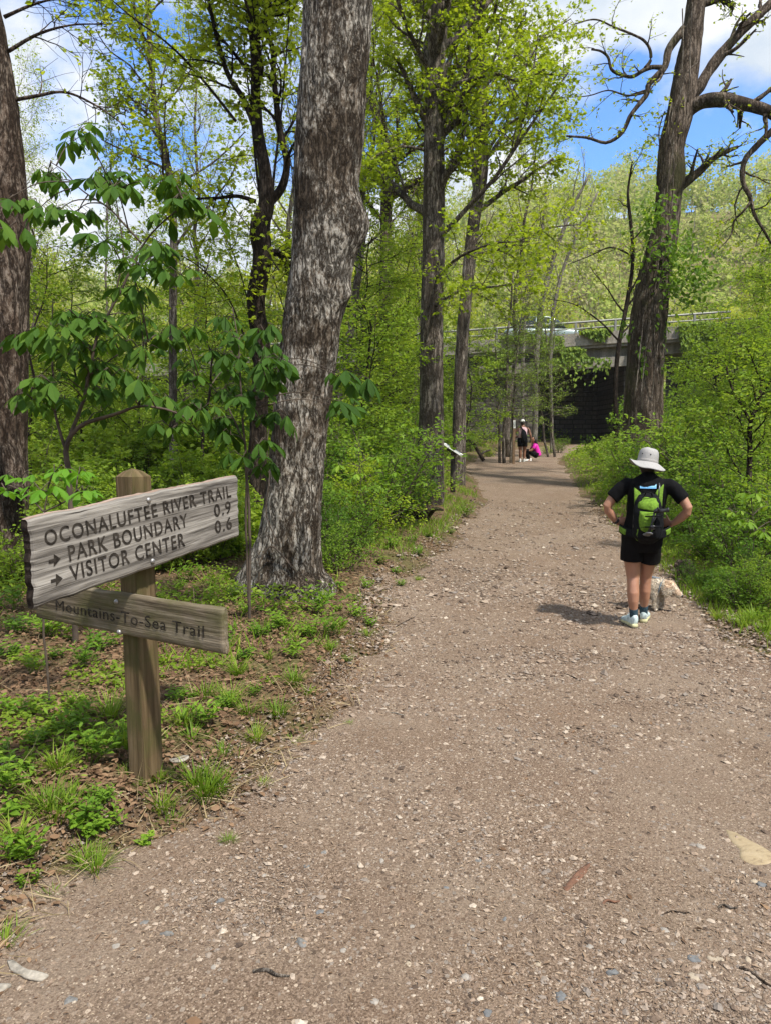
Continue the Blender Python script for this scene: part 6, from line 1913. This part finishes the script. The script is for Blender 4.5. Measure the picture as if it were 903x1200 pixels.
def bark_flake(name, label, pxs, mat, thick=.004, lift=.012):
    P = np.array([gpt(*q) for q in pxs]); c = P.mean(0)
    q, _ = resample(np.vstack([P, P[:1]]), np.ones(len(P) + 1), 41); q = q[:-1] - c; q[:, 2] = 0
    lay = []
    for s_, z in ((1, 0), (1, thick), (.6, thick * 1.6), (.2, thick * 1.8)):
        v = q * s_; v[:, 2] = z + lift * (.4 + vnoise((q * s_ + c) * 25, 3)) ; lay.append(v)
    lay = [lay[0] - [0, 0, thick]] + lay
    V = np.array(lay); k = len(lay); i = np.arange(k * 40).reshape(k, 40)
    mb = MB().add(V, [np.stack([i[:-1], np.roll(i[:-1], -1, 1), np.roll(i[1:], -1, 1), i[1:]], -1).reshape(-1, 4), i[-1:], i[:1, ::-1]])
    ob = mb.build(name, mat); ob.location = c
    return tag(ob, label, 'bark' if 'bark' in name else 'leaf')


M['palebark'] = plain('pale_bark_flake', (.28, .25, .205), .9, var=.45, scale=40, bmp=.5)
M['redbark'] = plain('red_bark_strip', (.15, .075, .045), .9, var=.35, scale=40, bmp=.5)
bark_flake('bark_flake', 'jagged white bark flake lying at the lower left of the path', [(9, 1133), (15, 1132), (22, 1139), (33, 1142), (45, 1149), (58, 1152), (50, 1155), (36, 1154), (24, 1148), (14, 1143)], M['palebark'])
bark_flake('bark_flake', 'small white bark piece cut by the left edge of the photo', [(-4, 1162), (6, 1160), (14, 1159), (6, 1166), (-4, 1172)], M['palebark'])
bark_flake('bark_flake', 'pale curled bark flake beside the foot of the signpost', [(198, 892), (206, 890), (220, 889), (222, 893), (212, 897), (200, 896)], M['palebark'])
bark_flake('bark_strip', 'long rusty red bark strip pressed into the path, lower right', [(659, 1044), (668, 1034), (678, 1023), (690, 1016), (684, 1028), (672, 1040), (662, 1048)], M['redbark'], thick=.003, lift=.004)
for k, (a, b_, rr0, mt, lab) in enumerate([((297, 1146), (340, 1151), .011, 'bark_mid', 'short dark stick at the bottom of the path'), ((705, 1064), (725, 1058), .008, 'redbark', 'little orange wood chip beside the rusty bark strip'),
                                          ((775, 1077), (811, 1071), .006, 'bark_red', 'thin brown twig below the ochre flat stone'), ((840, 1068), (863, 1066), .008, 'bark_mid', 'short grey twig just right of the thin brown twig'),
                                          ((866, 1137), (903, 1158), .008, 'bark_red', 'brown stick running off the right edge, near the bottom'), ((100, 930), (60, 948), .007, 'bark_pale', 'pale twig lying in the weeds left of the signpost'),
                                          ((80, 881), (130, 884), .010, 'bark_mid', 'grey stick lying just left of the signpost foot'), ((464, 735), (486, 724), .008, 'bark_red', 'thin brown twig at the left side of the path below the fallen leaves'), ((455, 838), (475, 840), .007, 'bark_pale', 'pale wood splinter in the middle of the path'),
                                          ((660, 790), (682, 800), .006, 'bark_dark', 'dark twig on the path below the hiker shadow'), ((300, 880), (322, 884), .006, 'bark_pale', 'dry pale stem at the edge of the left bank'), ((0, 895), (20, 925), .006, 'bark_pale', 'bleached stalk leaning at the far left edge')]):
    rr0 *= .62; A_, B_ = gpt(*a, rr0), gpt(*b_, rr0)
    branch_thing('stick', lab, [A_, (A_ * 2 + B_) / 3 + [0, .01, .004], (A_ + B_ * 2) / 3 + [0, -.008, .006], B_], rr0, rr0 * .6, M[mt], 'stick', 7)

# ------------------------------------------------------------------ grass tufts and weeds one can count on the left bank
def tuft(seed, n, H, width=.012, leaf='grass'):
    r = np.random.default_rng(seed); mb = MB()
    a = r.uniform(0, 6.28, n); q = np.abs(r.normal(size=n)) * .03
    P = np.stack([np.cos(a) * q, np.sin(a) * q, np.full(n, -.01)], -1)
    D = unit(np.stack([np.cos(a) * .55 + r.normal(size=n) * .25, np.sin(a) * .55 + r.normal(size=n) * .25, np.full(n, 1.1)], -1))
    Ln = H * r.uniform(.5, 1.15, n)
    # three-step arching blades
    side = unit(np.cross(D, [0, 0, 1.])); pts = [P]; d = D
    for k in range(4):
        pts.append(pts[-1] + d * (Ln / 4)[:, None]); d = unit(d + np.array([0, 0, -.22]) + D * [.12, .12, 0])
    pts = np.stack(pts, 1); w = np.array([.8, 1, .85, .55, .04]) * width / 2
    V = np.stack([pts - side[:, None] * w[None, :, None], pts + side[:, None] * w[None, :, None]], 2).reshape(-1, 3)
    i = np.arange(n * 10).reshape(n, 5, 2)
    mb.add(V, np.stack([i[:, :-1, 0], i[:, :-1, 1], i[:, 1:, 1], i[:, 1:, 0]], -1).reshape(-1, 4))
    return mb


tufts = []
for k in range(4):
    o = tuft(700 + k, [70, 110, 50, 90][k], [.13, .17, .11, .20][k], .0055).build('grass_tuft', M['grass'], None, smooth=True)
    tag(o, 'green grass tuft on the leaf strewn bank around the signpost', 'grass tuft', 'grass tufts on the left bank'); tufts.append(o)
tspots = [(150, 908, .6), (186, 916, .7), (168, 920, .5), (240, 935, 1.25), (255, 925, 1.0), (228, 920, .9), (200, 965, .95), (112, 1020, .8), (65, 960, 1.2), (55, 945, 1.0), (225, 865, 1.2), (215, 850, 1.0), (262, 885, .9), (300, 868, .8), (342, 870, .75), (325, 840, .9), (290, 835, 1.0), (345, 800, 1.0),
          (360, 812, .9), (270, 825, 1.0), (240, 815, 1.1), (190, 950, .8), (60, 1050, .6), (100, 1010, .7), (80, 940, 1.0), (145, 875, 1.1), (120, 865, 1.2), (130, 840, 1.1), (310, 920, .5), (268, 990, .4), (400, 735, .9), (430, 745, .6), (385, 760, .8), (490, 680, .6), (315, 770, 1.0), (280, 790, 1.0), (250, 780, .9),
          (70, 900, 1.0), (30, 930, .8), (20, 985, .8), (5, 1110, .8), (410, 850, .3), (350, 690, 1.3), (365, 695, 1.2), (872, 733, 1.3), (885, 728, 1.3), (855, 728, 1.0), (840, 725, .9), (895, 738, 1.0), (170, 880, .9)]
for k, (px, py, s) in enumerate(tspots):
    o = tufts[k % 4] if k < 4 else copy_tree(tufts[k % 4])
    p = gpt(px, py); o.location = (p[0], p[1], p[2] - .01); s *= .9; o.scale = (s, s, s); o.rotation_euler = (0, 0, k * 1.7)
    if px > 800: o['label'] = 'bright grass tuft at the right edge of the path'; o['group'] = 'grass tufts right of the path'


def weed(seed, H, n, size, kind):
    r = np.random.default_rng(seed); mb = MB()
    for k in range(n):
        a = r.uniform(0, 6.28); t = r.uniform(.25, .9)
        d = np.array([math.cos(a) * t, math.sin(a) * t, 1.0]); d /= np.linalg.norm(d)
        L_ = H * r.uniform(.6, 1.1); p = np.array([math.cos(a), math.sin(a), 0]) * .015
        q = [p - [0, 0, .02]]
        for j in range(5): q.append(q[-1] + d * L_ / 5); d = unit(d + r.normal(size=3) * .1)
        q = np.array(q); mb.tube(q, np.linspace(.0026, .0012, 6), 4)
        for j in range(2, 6):
            b0 = r.uniform(0, 6.28)
            for z in range(2 if kind != 2 else 3):
                bb = b0 + z * (math.pi if kind != 2 else 2.1); dd = np.array([math.cos(bb), math.sin(bb), .25 if kind else .5])
                mb.leaves(q[j:j + 1], unit(dd)[None], np.array([[0, 0, 1.]]) + r.normal(size=(1, 3)) * .25, [size * r.uniform(.7, 1.15) * (1.1 if j < 5 else .7)], FINE, wid=[.75, 1.25, 1.0][kind])
    return mb


weeds = []
for k in range(5):
    o = weed(720 + k, [.26, .16, .2, .34, .13][k], [9, 6, 7, 10, 5][k], [.075, .06, .055, .09, .05][k], [0, 1, 2, 0, 1][k]).build('leafy_weed', M['weed'], None, smooth=True)
    tag(o, 'low leafy green weed growing through dead leaves on the left bank', 'weed', 'leafy weeds on the left bank'); weeds.append(o)
wr = np.random.default_rng(17)
wspots0 = [(100, 780, 1.2), (70, 770, 1.1), (120, 760, 1.2), (40, 790, 1.0), (55, 830, 1.1), (90, 830, 1.0), (110, 980, .9), (95, 965, .9), (130, 970, .7), (35, 1000, .9), (15, 1015, .8), (165, 990, .6), (150, 860, .8), (110, 895, .9), (10, 890, .9), (15, 840, 1.0), (10, 770, 1.2), (25, 740, 1.3), (60, 745, 1.2),
          (300, 700, 1.2), (285, 720, 1.0), (320, 715, 1.0), (345, 715, 1.0), (375, 720, 1.1), (400, 715, 1.1), (420, 725, 1.0), (330, 735, 1.0), (360, 745, 1.0), (395, 745, .9), (415, 705, 1.2), (435, 735, .8), (290, 770, 1.0), (305, 745, 1.0), (345, 770, .9), (375, 775, .8), (260, 760, 1.1), (240, 745, 1.1),
          (210, 690, 1.2), (225, 680, 1.2), (240, 670, 1.2), (270, 650, 1.3), (250, 690, 1.0), (215, 820, .9), (235, 850, .7), (320, 800, .8), (300, 815, .7), (390, 690, 1.2), (375, 660, 1.3), (395, 640, 1.4), (410, 665, 1.2), (430, 690, 1.0), (445, 660, 1.1), (460, 640, 1.1), (425, 640, 1.3), (470, 670, .8), (490, 650, .9),
          (510, 630, 1.1), (530, 625, 1.1), (545, 605, 1.3), (475, 655, .7), (125, 940, .7), (20, 960, .9), (45, 870, 1.1), (75, 860, .9), (28, 900, .9), (15, 715, 1.4), (5, 680, 1.5), (30, 1040, .6), (3, 930, 1.0)]
wspots = wspots0 + [(q[0] + wr.normal() * 22, q[1] + wr.normal() * 14, q[2] * .8) for q in wspots0[18::2]]
for k, (px, py, s) in enumerate(wspots):
    j = k % 5
    o = weeds[j] if k < 5 else copy_tree(weeds[j])
    p = gpt(px + wr.normal() * 2, py); o.location = (p[0], p[1], p[2] - .01); s *= .85 * wr.uniform(.55, 1.05); o.scale = (s, s, s); o.rotation_euler = (wr.normal() * .12, wr.normal() * .12, wr.uniform(0, 6.28))

# ------------------------------------------------------------------ uncountable cover: grass, leafy ground cover, dead leaves, gravel
def scatter_ground(n, y0, y1, fn, r, pw=1.0, pad=0.0):
    """random spots, thinner with distance; fn(x, y) -> keep probability"""
    y = y0 * (y1 / y0) ** (r.random(n) ** pw)
    x = (r.random(n) * 2 - 1) * (.63 * y + pad)
    k = r.random(n) < fn(x, y)
    return x[k], y[k]


def left_right(x, y): return np.maximum(0, xl(y) - x), np.maximum(0, x - xr(y))


def verge():
    r = np.random.default_rng(51)
    def keep(x, y):
        sl, sr = left_right(x, y)
        e = .3 * fbm(P3(x / .5, y / .5), 3, 21)
        patch = vnoise(P3(x / .7, y / .7), 61)
        R_ = (sr > 0) * np.clip((sr + e) / .15, 0, 1) * np.exp(-np.maximum(sr - 1.4, 0) / .8) * (.35 + .65 * (patch > .3)) 
        L_ = (sl > 0) * np.clip((sl + e - .05) / .1, 0, 1) * np.exp(-np.maximum(sl - .7, 0) / .5) * (patch > .45) * .9 * (y > 9.0)
        Lw = np.clip((sl - .1) / .3, 0, 1) * (patch > .6) * .12
        return np.maximum(np.maximum(R_, L_), Lw)
    x, y = scatter_ground(400000, 2.0, 34, keep, r, .75, 2.5)
    n = len(x); P = P3(x, y, terrain(x, y) - .005)
    D = unit(np.stack([r.normal(size=n) * .45, r.normal(size=n) * .45, np.full(n, 1.0)], -1))
    N = r.normal(size=(n, 3)) * [1, 1, .2]
    sr = left_right(x, y)[1]
    ln = r.uniform(.05, .13, n) * np.where(sr > 0, .85, .9) * (1 + .6 * vnoise(P3(x / 1.3, y / 1.3), 5))
    return MB().leaves(P, D, N, ln, BLADE, wid=np.float64(1.0) * 1.5)


tag(verge().build('verge_grass', M['grass']), kind='stuff')


def cover():
    r = np.random.default_rng(52); mb = MB()
    def keep(x, y):
        sl, sr = left_right(x, y)
        patch = vnoise(P3(x / 1.1, y / 1.1), 66); fine = vnoise(P3(x / .3, y / .3), 67)
        L_ = np.clip((sl - .35) / .6, 0, 1) * ((patch * .6 + fine * .4) > np.interp(y, [3, 6, 9, 13], [.71, .55, .42, .25]))
        R_ = np.clip((sr - .12) / .4, 0, 1) * ((patch * .5 + fine * .5) > .3)
        return np.maximum(L_, R_)
    x, y = scatter_ground(330000, 1.6, 46, keep, r, .8, 3.0)
    n = len(x)
    sr = left_right(x, y)[1]
    hmax = np.interp(y, [3, 8, 14, 40], [.08, .20, .45, .8]) * (.4 + .9 * vnoise(P3(x / .9, y / .9), 70)) * np.where(sr > 0, np.clip(.4 + sr * .35, .4, 1.5), 1)
    z = terrain(x, y) + hmax * r.random(n) ** .7
    P = P3(x, y, z)
    D = unit(np.stack([r.normal(size=n), r.normal(size=n), r.normal(size=n) * .3 - .1], -1))
    N = r.normal(size=(n, 3)) * .5 + [0, 0, 1]
    return mb.leaves(P, D, N, np.interp(y, [3, 8, 20, 45], [.028, .045, .075, .13]) * r.uniform(.6, 1.3, n), LEAF)


tag(cover().build('ground_cover', M['under'], smooth=False), kind='stuff')


def litter():
    r = np.random.default_rng(53)
    def keep(x, y):
        sl, sr = left_right(x, y)
        e = .5 * fbm(P3(x / .35, y / .35), 3, 29)
        dl, dr = xl(y) - x, x - xr(y)
        return np.clip((dl + .28 + e) / .6, 0, .9) ** 1.6 + .45 * np.clip((dr + .25 + e) / .6, 0, 1) ** 1.6 + .0012
    x, y = scatter_ground(190000, 1.4, 18, keep, r, .9, 1.6)
    n = len(x); P = P3(x, y, terrain(x, y) + .014 + r.random(n) * .012)
    D = unit(np.stack([r.normal(size=n), r.normal(size=n), r.normal(size=n) * .18], -1))
    N = r.normal(size=(n, 3)) * .4 + [0, 0, 1]
    mb = MB().leaves(P, D, N, r.uniform(.014, .05, n), FINE, wid=1.1)
    V = mb.v[0]; V[:, 2] += .008 * fbm(V * 60, 2, 3)
    mb.v[0] = V
    return mb


tag(litter().build('dead_leaves', M['litter'], smooth=False), kind='stuff')


def straw():
    r = np.random.default_rng(57)
    def keep(x, y):
        sl, sr = left_right(x, y)
        return (xl(y) - x > -.15) * .8 * np.exp(-sl / 1.2) + (x - xr(y) > -.15) * .5 * np.exp(-sr / .6)
    x, y = scatter_ground(16000, 1.9, 14, keep, r, .9)
    n = len(x); P = P3(x, y, terrain(x, y) + .016)
    D = unit(np.stack([r.normal(size=n), r.normal(size=n), np.abs(r.normal(size=n)) * .25], -1))
    return MB().leaves(P, D, r.normal(size=(n, 3)) * .5 + [0, 0, 1], r.uniform(.06, .2, n), BLADE, wid=.5)


tag(straw().build('dry_grass', M['strawgrass']), kind='stuff')


def stone_shapes(r, n, P, size, flat, mb, mi=0):
    t = np.array([[1, 0, 0], [-1, 0, 0], [0, 1, 0], [0, -1, 0], [0, 0, 1], [0, 0, -1], [.62, .62, .3], [-.62, .6, .3], [.6, -.62, .3], [-.6, -.62, .3]], float)
    F = np.array([[4, 6, 7], [4, 7, 9], [4, 9, 8], [4, 8, 6], [0, 2, 6], [2, 1, 7], [2, 7, 6], [1, 3, 9], [1, 9, 7], [3, 0, 8], [3, 8, 9], [0, 6, 8], [0, 5, 2], [2, 5, 1], [1, 5, 3], [3, 5, 0]])
    a = r.uniform(0, 6.28, n); c, s = np.cos(a), np.sin(a)
    V = t[None] * (1 + r.normal(size=(n, 10, 1)) * .22) * size[:, None, None] * np.stack([np.ones(n), r.uniform(.5, .9, n), flat], -1)[:, None]
    X = V[..., 0] * c[:, None] - V[..., 1] * s[:, None]; Yv = V[..., 0] * s[:, None] + V[..., 1] * c[:, None]
    tx = r.normal(size=n) * .15
    V = np.stack([X, Yv, V[..., 2] + X * tx[:, None]], -1) + P[:, None]
    mb.add(V, (F[None] + (np.arange(n) * 10)[:, None, None]).reshape(-1, 3), mi)


def stonemat(name, stops):
    m, n, b, o = newmat(name)
    g = n.nodes.new('ShaderNodeNewGeometry')
    c = ramp(n, g.outputs['Random Per Island'], stops)
    f = noise(n, coords(n), 160, 4)
    c = mix(n, 1, c, ramp(n, f, [(.3, (.75, .74, .72)), (.7, (1.15, 1.15, 1.15))]), 'MULTIPLY')
    n.links.new(c, b.inputs['Base Color']); b.inputs['Roughness'].default_value = .85; b.inputs['Specular IOR Level'].default_value = .25
    return m


M['gravel'] = stonemat('gravel_stones', [(0, (.075, .053, .039)), (.3, (.185, .133, .096)), (.55, (.29, .215, .158)), (.7, (.21, .18, .155)), (.88, (.335, .262, .20)), (.97, (.40, .33, .26)), (1, (.48, .41, .33))])
M['chips'] = leafmat('bark_chips', [(0, (.05, .03, .02)), (.35, (.14, .088, .056)), (.7, (.26, .185, .125)), (.95, (.40, .315, .225)), (1, (.33, .13, .05))], trans=.05, rough=.85)


def gravel():
    r = np.random.default_rng(54); mb = MB()
    def keep(x, y):
        sl, sr = left_right(x, y)
        cl = vnoise(P3(x / .5, y / .5), 81)
        return np.where((sl < .25) & (sr < .25), np.clip(.55 + 1.3 * (cl - .4), .38, 1), 0)
    x, y = scatter_ground(250000, 1.5, 16, keep, r, .95)
    n = len(x); size = np.minimum(.0032 * r.lognormal(0, .6, n) + .001, .02) * np.clip(y / 3.0, .9, 2.6)
    stone_shapes(r, n, P3(x, y, pathz(x, y) + size * .15), size, r.uniform(.35, .7, n), mb)
    return mb


tag(gravel().build('gravel', M['gravel'], smooth=False), kind='stuff')


def chips():
    r = np.random.default_rng(55)
    def keep(x, y):
        sl, sr = left_right(x, y)
        return np.where((sl < .3) & (sr < .3), np.clip(.12 + 1.6 * (vnoise(P3(x / .5, y / .5), 82) - .35), .08, 1), 0)
    x, y = scatter_ground(60000, 1.6, 15, keep, r, .95)
    n = len(x); P = P3(x, y, pathz(x, y) + .003 + r.random(n) * .006)
    D = unit(np.stack([r.normal(size=n), r.normal(size=n), r.normal(size=n) * .14], -1)); N = r.normal(size=(n, 3)) * .25 + [0, 0, 1]
    return MB().leaves(P, D, N, np.minimum(.013 * r.lognormal(0, .45, n), .05) * np.clip(y / 4, .8, 1.6), QUAD, wid=.5)


tag(chips().build('bark_chips', M['chips'], smooth=False), kind='stuff')

# the larger pebbles one can pick out near the camera
r = np.random.default_rng(56)
peb = [(447, 1010, .013, 0), (352, 1108, .02, 1), (170, 1086, .014, 1), (195, 1100, .02, 1), (185, 1067, .013, 2), (137, 1115, .015, 0), (820, 1160, .014, 0), (833, 1126, .014, 2), (843, 1128, .013, 2), (876, 1127, .014, 2), (812, 1148, .016, 2), (717, 1142, .018, 3),
       (778, 1094, .016, 0), (813, 1128, .018, 3), (820, 994, .018, 0), (883, 1036, .014, 2), (891, 1040, .016, 3), (655, 1175, .017, 3), (440, 1180, .014, 0), (520, 1045, .012, 3), (482, 1090, .012, 0), (560, 1010, .011, 1), (380, 1000, .014, 1), (360, 1018, .014, 1), (375, 1072, .013, 3), (310, 1030, .012, 0), (545, 1148, .015, 0), (630, 1135, .012, 2),
       (590, 1080, .012, 3), (905, 804, .02, 2), (690, 1115, .012, 0), (258, 1060, .013, 3), (402, 1120, .014, 0), (478, 1135, .012, 2), (570, 1190, .015, 3), (740, 1010, .013, 0), (600, 930, .012, 0), (702, 903, .014, 3), (250, 1140, .013, 0), (83, 1180, .018, 1)]
pm_ = [plain('pale_pebble', (.27, .24, .205), .85, var=.25, scale=90), plain('grey_pebble', (.15, .145, .135), .85, var=.3, scale=90), plain('cream_pebble', (.34, .28, .205), .85, var=.15, scale=90), plain('blue_grey_pebble', (.13, .132, .132), .85, var=.25, scale=90)]
pn = ['pale rounded pebble lying on the near part of the path', 'rough grey stone lying on the near part of the path', 'cream rounded pebble lying on the near part of the path', 'blue grey flat pebble lying on the near part of the path']
for px, py, s, k in peb:
    p = gpt(px, py); mb = MB()
    mb.ball((0, 0, 0), (s * r.uniform(.9, 1.3), s * r.uniform(.7, .95), s * r.uniform(.4, .6)), n=11)
    V = mb.v[0]; mb.v[0] = V * (1 + (1.5 if k in (1, 3) else .9) * fbm(V / s * 1.3 + px, 2, 5))[:, None]
    o = mb.build('pebble', pm_[k]); o.location = (p[0], p[1], p[2] + s * .15); o.rotation_euler = (0, 0, r.uniform(0, 6.28))
    tag(o, pn[k], 'pebble', 'pebbles on the near path')


bpy.context.view_layer.update()
